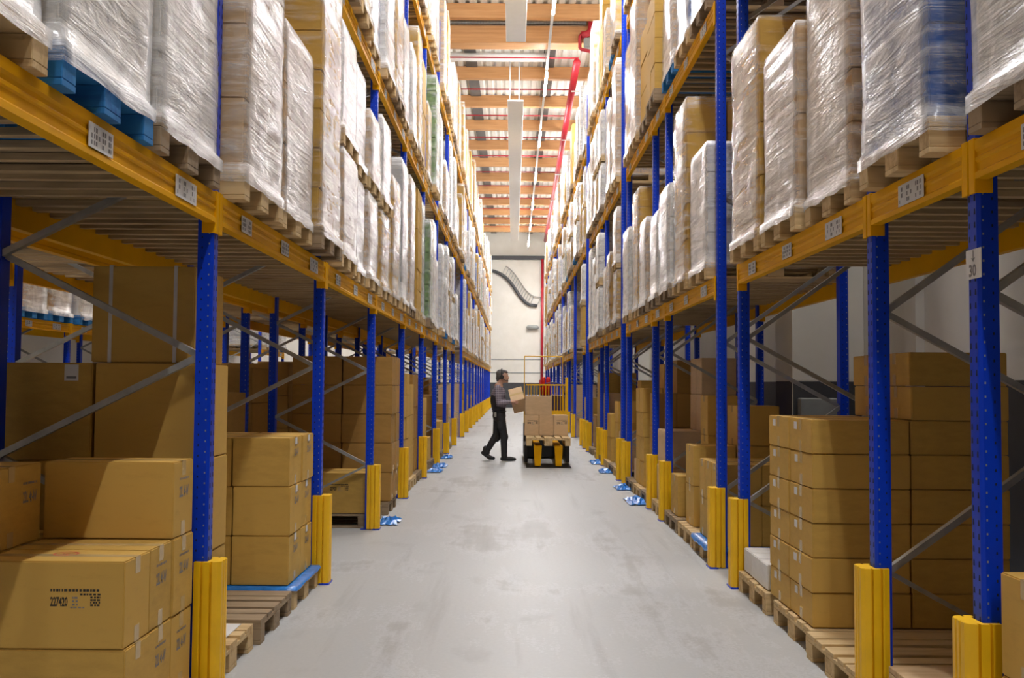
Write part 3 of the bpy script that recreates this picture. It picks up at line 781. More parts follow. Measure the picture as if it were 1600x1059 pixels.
# rack bays added out of view behind the camera to shade the first bays
for side in ('left', 'right'):
    y0 = posts[side][0]
    for k in range(1, 5):
        yc = y0 - 2.79 * k + 1.395; L = 2.7
        for lev in (0, 1):
            zb, zt = LEVELS[lev]
            crossbeam(L, True, (face(side, 0), yc, zb), RZ[side], 'yellow front beam of the %s rack, %s bay behind the camera, %s tier' % (side, nth(k), TIER[lev]), 'beams behind the camera', True)
            rack_deck(L, (face(side, 0), yc, zt), RZ[side], 'slatted deck of the %s rack, %s bay behind the camera, %s tier' % (side, nth(k), TIER[lev]), 'decks behind the camera')
            for j in range(3):
                ly = yc - 0.9 + 0.9 * j; x = face(side, 0.50)
                hidden.append((load_parts('bare', 1.9, j, False)[2], Matrix.Translation((x, ly, zt + 0.002))))
        upright('L' if side == 'left' else 'R', (face(side, 0), y0 - 2.79 * k, 0), RZ[side], 'blue upright of the %s rack, %s one behind the camera' % (side, nth(k)), 'uprights behind the camera')
# rows behind the left rack: back-to-back row and the row beyond the neighbouring aisle
XB = -XL - 2 * DEPTH - 0.22          # face of the back-to-back row, towards the neighbouring aisle
XC = -7.15
rr = random.Random(77)
for nm, xf, rz, sgn in (('hidden row behind the left rack', XB, 0.0, 1), ('far row beyond the neighbouring aisle', XC, PI, -1)):
    ps = ([posts['left'][0] - 5.58, posts['left'][0] - 2.79] if sgn == 1 else []) + posts['left'][:9] + [28.1, 30.9]
    for i, y in enumerate(ps):
        if sgn == -1 and y < 7: continue
        upright('L', (xf, y, 0), rz, 'blue upright of the %s, %s along' % (nm, nth(i + 1)), 'uprights of the ' + nm)
    for i in range(len(ps) - 1):
        a, c = ps[i], ps[i + 1]; L = round(c - a - PW, 2); yc = (a + c) / 2
        if L > 3: continue
        if sgn == -1 and c < 9: continue
        zb, zt = LEVELS[0]
        crossbeam(L, True, (xf, yc, zb), rz, 'yellow aisle-side beam of the %s, %s bay' % (nm, nth(i + 1)), 'beams of the ' + nm, True)
        crossbeam(L, False, (xf + sgn * DEPTH, yc, zb), rz + PI, 'yellow rear beam of the %s, %s bay' % (nm, nth(i + 1)), 'beams of the ' + nm, False)
        rack_deck(L, (xf, yc, zt), rz, 'slatted deck of the %s, %s bay' % (nm, nth(i + 1)), 'decks of the ' + nm)
        if sgn == 1:  # upper tiers added out of sight to block the neighbouring aisle's lamps
            for lev in (1, 2):
                z2 = LEVELS[lev][1]; w2 = '%s, %s bay, %s tier' % (nm, nth(i + 1), TIER[lev])
                rack_deck(L, (xf, yc, z2), rz, 'slatted deck, ' + w2, 'decks of the ' + nm)
                crossbeam(L, True, (xf, yc, LEVELS[lev][0]), rz, 'yellow aisle-side beam, ' + w2, 'beams of the ' + nm, True)
                crossbeam(L, False, (xf + DEPTH, yc, LEVELS[lev][0]), rz + PI, 'yellow rear beam, ' + w2, 'beams of the ' + nm, False)
                for j in range(3): hidden.append((load_parts('bare', 1.9, j, False)[2], Matrix.Translation((xf + .55, a + PW / 2 + (L - 2.4) / 4 * (j + 1) + 0.8 * (j + .5), z2 + 0.002))))
        for j in range(3):
            ly = a + PW / 2 + (L - 2.4) / 4 * (j + 1) + 0.8 * (j + .5); k = 3 * i + j + 1
            if sgn == 1 and j != 1: continue
            st = rr.choice(['white', 'white', 'white', 'rose']); h = rr.choice([1.35, 1.6, 1.75])
            pm = rr.choice(['pallet_blue', 'pallet_wood'])
            pallet(pm, (xf + sgn * .5, ly, zt + .001), rz, '%s pallet on the %s, %s along' % (PNAME[pm], nm, nth(k)), 'pallets on the ' + nm, False)
            wrapped_load(st, h, 0, False, (xf + sgn * .5, ly, zt + .147), rz, '%s load on the %s, %s along' % (STY[st][2], nm, nth(k)), 'loads on the ' + nm)

tag(obj('hidden_loads', join('hidden_loads', hidden)), 'brown carton loads out of sight behind the camera and behind the left rack', 'pallet loads', None, 'stuff')

# ------------------------------------------------------------------ printing on cartons
def text_mesh(s, size):
    cu = bpy.data.curves.new('text', 'FONT'); cu.body = s; cu.size = size; cu.resolution_u = 2; cu.offset = size * 0.03; cu.space_character = 0.95
    o = bpy.data.objects.new('text', cu); C.objects.link(o)
    dg = bpy.context.evaluated_depsgraph_get(); dg.update()
    me = bpy.data.meshes.new_from_object(o.evaluated_get(dg)); bpy.data.objects.remove(o); return me
def mark_line(mb, x, y, wd, h, r, mat):
    e = x + wd
    while x < e:
        a = r.uniform(0.004, 0.013); mb.quad([(x, y, 0), (min(x + a, e), y, 0), (min(x + a, e), y + h, 0), (x, y + h, 0)], mat); x += a + r.uniform(0.002, 0.006)
def print_mesh(kind):
    """flat printing in the x/y plane, facing +z, origin at its lower left"""
    r = random.Random(3); mb = MB()
    if kind == 'front':
        mark_line(mb, 0.0, 0.055, 0.19, 0.010, r, 'ink')
        for i in range(3): mark_line(mb, 0.085, 0.002 + i * 0.013, 0.022, 0.007, r, 'ink_grey')
        mark_line(mb, 0.115, 0.041, 0.08, 0.007, r, 'ink'); mark_line(mb, 0.078, -0.008, 0.055, 0.005, r, 'ink_grey')
        for i in range(4): mark_line(mb, 0.155, 0.0 + i * 0.010, 0.038, 0.007, r, 'ink')
        tx = text_mesh('227420', 0.042)
    else:
        mark_line(mb, 0.0, 0.075, 0.125, 0.010, r, 'ink_grey')
        tx = text_mesh('22L 4:-W', 0.046)
    me = mb.mesh('print'); tx.materials.clear(); tx.materials.append(M['ink' if kind == 'front' else 'ink_grey'])
    sx = {'front': 0.56, 'side': 0.72}[kind]; sy = {'front': 1.15, 'side': 1.45}[kind]
    return join('print', [(me, Matrix()), (tx, Matrix.Diagonal((sx, sy, 1, 1)))])
PRN = {'front': print_mesh('front'), 'side': print_mesh('side')}
ring_me = MB()
for i in range(28):
    a, c = 2 * PI * i / 28, 2 * PI * (i + 1) / 28
    ring_me.quad([(0.05 * math.cos(a), 0.05 * math.sin(a), 0), (0.05 * math.cos(c), 0.05 * math.sin(c), 0), (0.04 * math.cos(c), 0.04 * math.sin(c), 0), (0.04 * math.cos(a), 0.04 * math.sin(a), 0)], 'ink_red')
ring_me.quad([(-0.036, -0.030, 0), (-0.030, -0.036, 0), (0.036, 0.030, 0), (0.030, 0.036, 0)], 'ink_red').quad([(-0.02, 0.016, 0), (-0.012, 0.02, 0), (0.02, -0.004, 0), (0.012, -0.010, 0)], 'ink_red')
ring_me = ring_me.mesh('stamp')
tag_me = MB().box(-0.001, 0, -0.03, 0.03, -0.022, 0.022, 'paper').mesh('sticker')

# ------------------------------------------------------------------ floor stacks
ROWN = ['bottom', 'second', 'third', 'fourth', 'fifth', 'sixth', 'seventh', 'eighth', 'ninth']
def stack(side, name, xa, y0, bx, by, bh, cols, ndep, base, mat='cardboard', deco=None, tape=True, jit=0.006, group=None, seed=0, skip=None, label=None):
    """cartons in rows: cols = rows per column counted from the aisle; ndep boxes along the aisle; hidden ones are left out"""
    r = random.Random(seed + int(y0 * 100)); s = -1 if side == 'left' else 1
    out = []
    for c, rows in enumerate(cols):
        for d in range(ndep):
            for k in range(rows):
                if skip and skip(c, d, k): continue
                vis_ = d == 0 or c == 0 or k >= cols[c - 1] or k == rows - 1
                if not vis_: continue
                x = s * (xa + bx * (c + .5)) + r.uniform(-jit, jit); y = y0 + by * (d + .5) + r.uniform(-jit, jit) * .6
                me = carton_me(bx - 0.008, by - 0.008, bh - 0.003, mat)
                col = 'aisle side' if c == 0 else ('next column' if c == 1 else 'third column')
                dep = '' if ndep == 1 else (' near end' if d == 0 else (' far end' if d == ndep - 1 else ' middle'))
                top = 'top' if k == rows - 1 and rows > 1 else ROWN[k]
                lab = label or 'brown carton, %s row %s%s, %s' % (top, col, dep, name)
                o = obj('carton', me, None, (x, y, base + bh * k + 0.0015 * 0), r.uniform(-1, 1) * jit * 1.2 + (PI if side == 'left' else 0)); tag(o, lab, 'carton', group or 'cartons stacked on the floor under the racks')
                if tape: obj('tape', tape_me(bx - 0.008, by - 0.008, bh - 0.003), o)
                if deco: deco(o, c, d, k, rows)
                out.append(o)
    return out
def put_print(o, kind, facing, bx, by, u, v):
    """u,v: lower left of the print on the face, seen from outside. facing: 'aisle' (local -x) or 'near' (world -y)"""
    p = obj('print', PRN[kind], o)
    left = abs(o.rotation_euler.z) > 1.5
    if facing == 'aisle':      # local -x face: reading direction runs local -y -> wait for viewer in the aisle
        p.rotation_euler = (PI / 2, 0, -PI / 2); p.location = (-bx / 2 - 0.0007, u, v)
    else:
        if left: p.rotation_euler = (PI / 2, 0, PI); p.location = (u * -1, by / 2 + 0.0007, v)
        else: p.rotation_euler = (PI / 2, 0, 0); p.location = (u, -by / 2 - 0.0007, v)
    return p
fl = lambda i, side: 'floor pallet %s on the %s' % (i, side)
# left, nearest bay: three rows of printed cartons
def deco_a(o, c, d, k, rows):
    if d == 0 and c == 0: put_print(o, 'front', 'near', 0.572, 0.262, -0.0, 0.165)
    if c == 0 and d >= 1 or (c == 1 and k == 2): put_print(o, 'side', 'aisle', 0.572, 0.262, 0.055, 0.175)
    if c == 0 and d == 0 and k == 1:
        s = obj('stamp', ring_me, o, (0.02 + 0.0, 0.02, 0.3366)); s.location = (0.015, -0.03, 0.3366)
n1 = 'stack in nearest left bay'
pallet('pallet_wood', (-(XL + 0.55), 4.28, 0), PI, 'wooden pallet under the front carton stack of the nearest left bay', 'pallets on the floor', True)
stack('left', n1, 1.485, 3.857, 0.58, 0.27, 0.338, [2, 2], 3, 0.150, 'cardboard', deco_a, group='cartons of the nearest left stack')
stack('left', 'upper single of ' + n1, 1.485, 4.40, 0.58, 0.27, 0.338, [1], 1, 0.150 + 0.676, 'cardboard', lambda o, c, d, k, r: put_print(o, 'side', 'aisle', 0.572, 0.262, 0.055, 0.175), group='cartons of the nearest left stack', label='single upper carton at the aisle corner of the nearest left stack')
stack('left', 'upper inner box of ' + n1, 2.07, 3.86, 0.58, 0.53, 0.338, [1], 1, 0.150 + 0.676, 'cardboard', lambda o, c, d, k, r: put_print(o, 'side', 'aisle', 0.572, 0.522, -0.10, 0.175), group='cartons of the nearest left stack', label='printed upper carton in the shade at the left edge, nearest left stack')
# left second: tall big cartons right behind the first post
n2 = 'tall stack behind the first left post'
pallet('pallet_wood', (-(XL + 0.62), 5.33, 0), PI, 'light wooden pallet under the tall stack behind the first left post', 'pallets on the floor', True)
tag(obj('slip_sheet', MB().box(-2.6, -1.535, 4.96, 5.70, 0.1445, 0.149, 'paper').mesh('slip_sheet')), 'white slip sheet lying on the pallet behind the first left post', 'sheet')
def deco_b(o, c, d, k, rows):
    if c == 1 and k == 2:
        o2 = obj('sticker', MB().box(-0.035, 0.035, -0.001, 0, -0.04, 0.04, 'paper').box(-0.025, 0.025, -0.0016, -0.001, 0.0, 0.03, 'paper').box(-0.025, 0.025, -0.0016, -0.001, -0.03, -0.018, 'ink_grey').mesh('sticker'), o, (-0.15, 0.2725, 0.435), PI)
stack('left', n2, 1.575, 4.95, 0.515, 0.55, 0.487, [3, 3], 1, 0.150, 'cardboard', deco_b, group='big cartons behind the first left post')
def deco_c(o, c, d, k, rows):
    for x in (-0.16, 0.165):
        obj('strap', MB().box(x - 0.009, x + 0.009, -0.253, 0.253, -0.0005, 0.4885, 'strap').mesh('strap'), o)
stack('left', 'strapped one on top of ' + n2, 1.60, 4.97, 0.52, 0.51, 0.487, [1], 1, 0.150 + 1.462, 'cardboard', deco_c, tape=False, group='big cartons behind the first left post', label='tall carton with white straps atop the stack behind the first left post')
# left third: printed cartons on a blue sheet and an empty dark pallet
pallet('pallet_dark', (-(XL + 0.60), 6.22, 0), PI, 'empty weathered pallet on the floor between two left stacks', 'pallets on the floor', True)
pallet('pallet_wood', (-(XL + 0.60), 7.10, 0), PI, 'wooden pallet under blue sheet beside the second left post', 'pallets on the floor', True)
n3 = 'stack on blue sheet by second left post'
def sheet(x0, x1, y0, y1, z, drop, seed, label, name='blue_sheet'):
    v, f = [], []; n = 16
    xs = [x0 - 0.01] + [x0 + (x1 - x0) * i / n for i in range(n + 1)] + [x1 + 0.01]
    ys = [y0 - 0.01] + [y0 + (y1 - y0) * i / n for i in range(n + 1)] + [y1 + 0.01]
    nx = ny = n + 2
    for i, x in enumerate(xs):
        for j, y in enumerate(ys):
            zz = z
            if i in (0, nx) or j in (0, ny): zz = z - drop * (0.5 + 0.8 * abs(noise.noise(Vector((x * 4 + seed, y * 4, 0)))))
            v.append((x, y, zz))
    for i in range(nx):
        for j in range(ny): a = i * (ny + 1) + j; f.append((a, a + ny + 1, a + ny + 2, a + 1))
    me = bpy.data.meshes.new(name); me.from_pydata(v, [], f); me.materials.append(M['blue_plastic']); me.polygons.foreach_set('use_smooth', [True] * len(f))
    o = obj(name, me); tag(o, label, 'plastic sheet', 'blue plastic sheets'); return o
sheet(-2.665, -1.444, 6.686, 7.514, 0.152, 0.035, 4, 'blue plastic sheet on the pallet beside the second left post')
def deco_d(o, c, d, k, rows):
    if c == 0: put_print(o, 'side', 'aisle', 0.39, 0.38, 0.05, 0.20); obj('sticker', tag_me, o, (-0.195, 0.0, 0.30))
stack('left', n3, 1.50, 6.73, 0.392, 0.378, 0.329, [3, 3, 3], 2, 0.156, 'cardboard', deco_d, group='cartons on the blue sheet')
# left fourth: low printed carton, then tall stack
pallet('pallet_dark', (-(XL + 0.62), 10.86, 0), PI, 'dark pallet under the low carton beside the third left post', 'pallets on the floor', True)
stack('left', 'low one alone beside the third left post', 1.52, 10.47, 0.52, 0.6, 0.42, [1, 1], 1, 0.150, 'cardboard', lambda o, c, d, k, r: put_print(o, 'front', 'near', 0.512, 0.592, -0.13, 0.24) if c == 0 else None)
pallet('pallet_dark', (-(XL + 0.58), 11.9, 0), PI, 'weathered pallet under the tall stack beyond the third left post', 'pallets on the floor', True)
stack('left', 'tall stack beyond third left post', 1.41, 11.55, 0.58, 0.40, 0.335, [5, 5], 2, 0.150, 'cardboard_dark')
# left, further bays
specL = [(13.3, 0.40, 0.40, 0.30, [5, 5], 2, 'cardboard'), (14.25, 0.40, 0.36, 0.45, [3, 2], 2, 'cardboard'), (15.1, 0.58, 0.4, 0.50, [3], 2, 'cardboard_dark'), (16.15, 0.40, 0.38, 0.28, [4, 4], 2, 'cardboard'),
         (17.7, 0.55, 0.5, 0.40, [1, 3], 1, 'cardboard'), (18.9, 0.42, 0.4, 0.38, [3, 4], 2, 'cardboard_dark'), (20.0, 0.42, 0.4, 0.3, [2, 4], 2, 'cardboard'), (21.7, 0.58, 0.4, 0.36, [1, 3], 2, 'cardboard'),
         (22.8, 0.40, 0.38, 0.30, [3, 5], 2, 'cardboard_dark')]
for i, (y, bx, by, bh, cols, nd, mat) in enumerate(specL):
    pallet(['pallet_dark', 'pallet_wood'][i % 2], (-(XL + 0.60), y + nd * by / 2, 0), PI, 'wooden floor pallet, %s beyond the third left post' % nth(i + 2), 'pallets on the floor', False)
    stack('left', '%s small stack beyond third left post' % nth(i + 1), 1.47 + 0.03 * (i % 3), y, bx, by, bh, cols, nd, 0.150, mat, tape=False, seed=i)
# hidden row: dark cartons seen through the left rack
rr = random.Random(41)
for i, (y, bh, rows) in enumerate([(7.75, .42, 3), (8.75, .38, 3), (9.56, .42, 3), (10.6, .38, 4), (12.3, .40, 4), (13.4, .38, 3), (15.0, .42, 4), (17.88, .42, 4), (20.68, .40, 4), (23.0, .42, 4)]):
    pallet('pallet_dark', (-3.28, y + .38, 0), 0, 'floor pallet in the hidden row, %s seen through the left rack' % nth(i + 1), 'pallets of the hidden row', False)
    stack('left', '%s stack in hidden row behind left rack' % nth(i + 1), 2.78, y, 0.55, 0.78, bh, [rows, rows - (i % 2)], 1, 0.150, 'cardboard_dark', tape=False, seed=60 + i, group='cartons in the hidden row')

# right side -----------------------------------------------------------
pallet('pallet_wood', (2.30, 3.17, 0), 0, 'wooden pallet under the cartons at the right frame edge', 'pallets on the floor', True)
stack('right', 'small stack at right picture edge', 1.72, 2.88, 0.40, 0.34, 0.36, [2, 2], 2, 0.150, 'cardboard')
pallet('pallet_wood', (2.25, 5.24, 0), 0, 'empty light pallet on the floor beside the second right post', 'pallets on the floor', True)
t = thing('wooden_crate', 'flat light wooden crate with white label beside the second right post', 'crate', (2.22, 4.2, 0))
obj('lid', MB().box(-0.5, 0.5, -0.4, -0.135, 0.22, 0.245, 'crate_wood').box(-0.5, 0.5, -0.131, 0.131, 0.22, 0.245, 'crate_wood').box(-0.5, 0.5, 0.135, 0.4, 0.22, 0.245, 'crate_wood').mesh('lid', 0.002), t)
obj('wall', MB().box(-0.5, 0.5, -0.4, 0.4, 0.0, 0.219, 'crate_wood').mesh('wall', 0.003), t)
obj('sticker', MB().box(-0.502, -0.5, -0.12, 0.12, 0.06, 0.18, 'paper').mesh('sticker'), t)
stack('right', 'small one on the flat crate', 2.12, 4.3, 0.24, 0.24, 0.24, [1], 1, 0.247, 'cardboard', label='small brown carton standing on the flat wooden crate')
pallet('pallet_wood', (2.28, 6.06, 0), 0, 'light wooden pallet under the big right stack', 'pallets on the floor', True)
pallet('pallet_wood', (2.28, 7.05, 0), 0, 'light wooden pallet beside the third right post', 'pallets on the floor', True)
def deco_e(o, c, d, k, rows):
    if c == 0:
        obj('sticker', tag_me, o, (-0.279, 0.1, 0.15)); 
nR = 'big stack behind the second right post'
stack('right', nR, 1.70, 5.69, 0.565, 0.47, 0.196, [6, 8], 2, 0.150, 'cardboard', deco_e, group='flat cartons of the big right stack', skip=lambda c, d, k: c == 1 and d == 0 and k > 7)
stack('right', 'paper packs by the third right post', 1.71, 6.72, 0.30, 0.24, 0.17, [1, 1], 3, 0.150, 'cardboard_white', tape=False)
n5 = 'stack on blue sheet between third and fifth right posts'
pallet('pallet_wood', (2.27, 8.87, 0), 0, 'pallet under blue sheet beside the fifth right post', 'pallets on the floor', True)
sheet(1.658, 2.884, 8.462, 9.278, 0.152, 0.06, 8, 'blue plastic sheet on the pallet beside the fifth right post')
stack('right', 'stack on blue sheet by fifth right post', 1.73, 8.47, 0.38, 0.265, 0.345, [2, 2, 2], 3, 0.156, 'cardboard', seed=3)
pallet('pallet_dark', (2.27, 10.62, 0), 0, 'pallet under the leaning carton beside the sixth right post', 'pallets on the floor', True)
stack('right', 'pair before the sixth right post', 1.74, 9.66, 0.42, 0.43, 0.39, [2, 3], 1, 0.150, 'cardboard', seed=4)
stack('right', 'single box by the sixth right post', 1.70, 10.4, 0.32, 0.42, 0.42, [1, 3], 1, 0.150, 'cardboard', seed=5, jit=0.012)
pallet('pallet_wood', (2.27, 9.73, 0), 0, 'light pallet before the sixth right post', 'pallets on the floor', False)
specR = [(11.35, 0.40, 0.36, 0.42, [2, 4], 2, 'cardboard_rose'), (12.45, 0.27, 0.50, 0.42, [3, 4, 4], 1, 'cardboard_dark'), (13.35, 0.27, 0.40, 0.33, [4, 5, 5], 2, 'cardboard'), (14.2, 0.32, 0.40, 0.30, [1, 4], 1, 'cardboard_rose'),
         (16.1, 0.36, 0.4, 0.30, [2, 3], 1, 'cardboard_rose'), (16.9, 0.40, 0.5, 0.36, [3, 4], 1, 'cardboard'), (17.72, 0.36, 0.38, 0.42, [2, 3], 2, 'cardboard'), (18.75, 0.30, 0.4, 0.40, [3, 3], 2, 'cardboard_rose'),
         (19.9, 0.36, 0.4, 0.4, [4, 4], 2, 'cardboard'), (21.3, 0.4, 0.4, 0.35, [2, 3], 2, 'cardboard_dark'), (23.65, 0.4, 0.4, 0.35, [3, 3], 2, 'cardboard')]
SPY = [11.72, 12.72, 13.6, 14.5, 16.32, 17.16, 18.1, 19.15, 20.3, 21.7, 24.06]
for i, (y, bx, by, bh, cols, nd, mat) in enumerate(specR):
    pallet(['pallet_wood', 'pallet_dark'][i % 2], (XR + 0.57, SPY[i], 0), 0, 'wooden floor pallet, %s beyond the sixth right post' % nth(i + 1), 'pallets on the floor', False)
    stack('right', '%s small stack beyond sixth right post' % nth(i + 1), 1.74 + 0.03 * (i % 2), y, bx, by, bh, cols, nd, 0.150, mat, tape=False, seed=20 + i)
# far bays, both sides: few big cartons
rr = random.Random(12)
for side in ('left', 'right'):
    ys = [28.4, 29.9, 31.3, 32.8, 34.2, 36.9, 39.6, 42.4, 43.9, 48.0, 50.7, 53.5, 56.3, 59.1] if side == 'left' else [28.5, 29.9, 31.15, 32.5, 33.9, 36.0, 37.4, 41.0, 43.5, 44.9, 48.0, 51.0]
    for i, y in enumerate(ys):
        stack(side, '%s far stack beyond the cross passage, %s rack' % (nth(i + 1), side), 1.55 if side == 'left' else 1.78, y, 0.6, 0.8, 0.5, [rr.choice((1, 2, 2, 3))], 1, 0.0, rr.choice(['cardboard', 'cardboard_rose']), tape=False, group='far cartons beyond the cross passage')
# blue film scraps lying at the rack feet
def scrap(x, y, sx, sy, seed, label):
    v, f = [], []; n = 9
    for i in range(n):
        for j in range(n):
            px, py = (i / (n - 1) - .5) * sx, (j / (n - 1) - .5) * sy
            e = 1 - max(abs(i / (n - 1) - .5), abs(j / (n - 1) - .5)) * 2
            v.append((px + 0.04 * noise.noise(Vector((i * .7, j * .7, seed))), py + 0.05 * noise.noise(Vector((i * .7, j * .7, seed + 5))), 0.004 + (0.02 + 0.07 * e ** 0.6) * (0.35 + abs(noise.noise(Vector((i * .9, j * .9, seed + 9)))))))
    for i in range(n - 1):
        for j in range(n - 1): a = i * n + j; f.append((a, a + n, a + n + 1, a + 1))
    me = bpy.data.meshes.new('film_scrap'); me.from_pydata(v, [], f); me.materials.append(M['blue_plastic'])
    md = obj('film_scrap', me, None, (x, y, 0)); tag(md, label, 'plastic film', 'blue film scraps')
    m2 = md.modifiers.new('thickness', 'SOLIDIFY'); m2.thickness = 0.003
scrap(-1.335, 10.9, 0.20, 0.5, 1, 'crumpled blue film beside the guard of the fourth left post')
scrap(-1.335, 17.2, 0.25, 0.6, 2, 'crumpled blue film at the sixth left post')
scrap(-1.335, 18.2, 0.25, 0.7, 3, 'crumpled blue film by the seventh left post')
scrap(-1.335, 20.3, 0.22, 0.6, 6, 'crumpled blue film between seventh and eighth left posts')
scrap(1.60, 12.9, 0.28, 0.7, 4, 'crumpled blue film beyond the seventh right post')
scrap(1.60, 14.6, 0.22, 0.6, 5, 'crumpled blue film just before the eighth right post')
scrap(1.60, 17.3, 0.22, 0.6, 7, 'crumpled blue film before the tenth right post')
scrap(1.60, 19.2, 0.22, 0.7, 8, 'crumpled blue film between the tenth and eleventh right posts')
# number plate on the big right post
t = thing('location_plate', 'white number plate with a down arrow on the nearest right post', 'sign', (XR - 0.004, 3.66, 1.975))
obj('plate', MB().box(-0.003, 0, -0.045, 0.075, -0.055, 0.055, 'paper').mesh('plate'), t)
tx = text_mesh('30', 0.062); tx.materials.clear(); tx.materials.append(M['ink_grey'])
o = obj('number', tx, t, (-0.0036, 0.052, -0.045)); o.rotation_euler = (PI / 2, 0, -PI / 2)
o = obj('arrow', MB().quad([(0.0, 0.0, 0), (0.016, 0.018, 0), (0.004, 0.015, 0), (0.004, 0.045, 0), (-0.004, 0.045, 0), (-0.004, 0.015, 0), (-0.016, 0.018, 0)], 'ink_grey').mesh('arrow'), t, (-0.0036, 0.015, 0.006)); o.rotation_euler = (PI / 2, 0, -PI / 2)

# ------------------------------------------------------------------ order picker with pallet
t = thing('order_picker', 'yellow and black order picker truck with barred guard standing in the aisle', 'truck', (0.64, 18.05, 0))
for sx in (-0.19, 0.19):
    f = obj('fork', MB().box(sx - 0.06, sx + 0.06, 0.25, 2.2, 0.335, 0.392, 'yellow_steel').mesh('fork', 0.006), t)
    obj('support_arm', MB().hexa([(sx - 0.055, 0.12, 0.02), (sx + 0.055, 0.12, 0.02), (sx + 0.055, 0.22, 0.02), (sx - 0.055, 0.22, 0.02), (sx - 0.075, 0.12, 0.39), (sx + 0.075, 0.12, 0.39), (sx + 0.075, 0.249, 0.39), (sx - 0.075, 0.249, 0.39)], 'yellow_steel').mesh('support_arm', 0.006), t)
    obj('load_wheel', MB().tube([(sx - 0.04, 0.26, 0.045), (sx + 0.04, 0.26, 0.045)], 0.045, 'rubber', 16).mesh('load_wheel'), t)
obj('chassis', MB().box(-0.43, 0.43, 2.2, 3.3, 0.03, 0.72, 'black_plastic').mesh('chassis', 0.03, segs=2), t)
obj('side_skirt', MB().box(-0.43, -0.36, 0.9, 2.2, 0.03, 0.36, 'black_plastic').box(0.36, 0.43, 0.9, 2.2, 0.03, 0.36, 'black_plastic').mesh('side_skirt', 0.01), t)
obj('floor_mat', MB().box(-0.40, 0.42, 0.0, 0.9, 0.001, 0.006, 'black_plastic').mesh('floor_mat'), t)  # black sheet standing in for the shadow under the raised pallet
obj('battery_hood', MB().box(-0.42, 0.42, 2.5, 3.3, 0.72, 1.28, 'dark_purple').mesh('battery_hood', 0.03, segs=2), t)
mb = MB()
for i in range(13): mb.tube([(-0.36 + 0.06 * i + 0.02, 2.3, 0.95), (-0.36 + 0.06 * i + 0.02, 2.3, 1.50)], 0.009, 'yellow_guard', 8)
mb.box(-0.38, 0.44, 2.28, 2.32, 1.48, 1.51, 'yellow_guard').box(-0.38, 0.44, 2.28, 2.32, 0.87, 0.97, 'yellow_guard')
obj('guard_bars', mb.mesh('guard_bars'), t)
mb = MB()
for x in (-0.42, 0.36): mb.tube([(x, 2.26, 0.72), (x, 2.26, 2.08)], 0.009, 'yellow_guard', 8)
mb.tube([(-0.42, 2.26, 2.08), (0.36, 2.26, 2.08)], 0.009, 'yellow_guard', 8)
mb.box(0.42, 0.47, 2.26, 2.34, 0.7, 1.65, 'yellow_guard')
obj('mast_frame', mb.mesh('mast_frame'), t)
obj('cable', MB().tube(bez((-0.1, 2.4, 1.45), (0.1, 2.4, 1.58), (0.3, 2.4, 1.62), (0.42, 2.4, 1.3), 14), 0.012, 'dark_purple', 8).mesh('cable', smooth=True), t)
for x in (-0.02, 0.08): obj('beacon', MB().tube([(x, 2.7, 1.28), (x, 2.7, 1.62), (x, 2.7, 1.66)], [0.045, 0.045, 0.03], 'beacon_red', 14).mesh('beacon', smooth=True), t)
pl = pallet('pallet_wood', (0.64, 18.65, 0.3965), PI / 2, 'light wooden pallet raised on the forks of the order picker', 'pallets on the floor', True)
for i in range(3):
    o = obj('carton', carton_me(0.268, 0.40, 0.385, 'cardboard_rose'), None, (0.348 + 0.275 * i, 19.02, 0.542)); tag(o, 'brown carton in the row of three on the order picker pallet, %s from the worker' % nth(i + 1), 'carton', 'cartons on the order picker pallet')
    if i != 1: p = obj('print', PRN['front'], o); p.rotation_euler = (PI / 2, 0, 0); p.location = (-0.08, -0.2007, 0.22)
o = obj('carton', carton_me(0.50, 0.36, 0.355, 'cardboard_rose'), None, (0.475, 19.03, 0.928)); tag(o, 'wide brown carton on top of the row of three on the order picker', 'carton', 'cartons on the order picker pallet')

# ------------------------------------------------------------------ the worker
def capsule(bm, p, q, r0, r1, n=14):
    p, q = Vector(p), Vector(q); d = q - p; L = d.length
    if L < 1e-6: d = Vector((0, 0, 1)); L = 0
    rot = Vector((0, 0, 1)).rotation_difference(d.normalized()).to_matrix().to_4x4()
    prof = [(-r0 * math.cos(PI / 2 * i / 5), r0 * math.sin(PI / 2 * i / 5)) for i in range(6)] + [(L + r1 * math.sin(PI / 2 * i / 5), r1 * math.cos(PI / 2 * i / 5)) for i in range(6)]
    rings = []
    for z, r in prof:
        r = max(r, 1e-4); rings.append([bm.verts.new(p + (rot @ Vector((r * math.cos(2 * PI * j / n), r * math.sin(2 * PI * j / n), z)))) for j in range(n)])
    for a, b in zip(rings, rings[1:]):
        for j in range(n): bm.faces.new((a[j], a[(j + 1) % n], b[(j + 1) % n], b[j]))
    bm.faces.new(rings[0][::-1]); bm.faces.new(rings[-1])
def ellip(bm, c, rad, rot=(0, 0, 0), n=18):
    from mathutils import Euler
    m = Matrix.Translation(c) @ Euler(rot).to_matrix().to_4x4() @ Matrix.Diagonal((*rad, 1))
    bmesh.ops.create_uvsphere(bm, u_segments=n, v_segments=n - 4, radius=1.0, matrix=m)
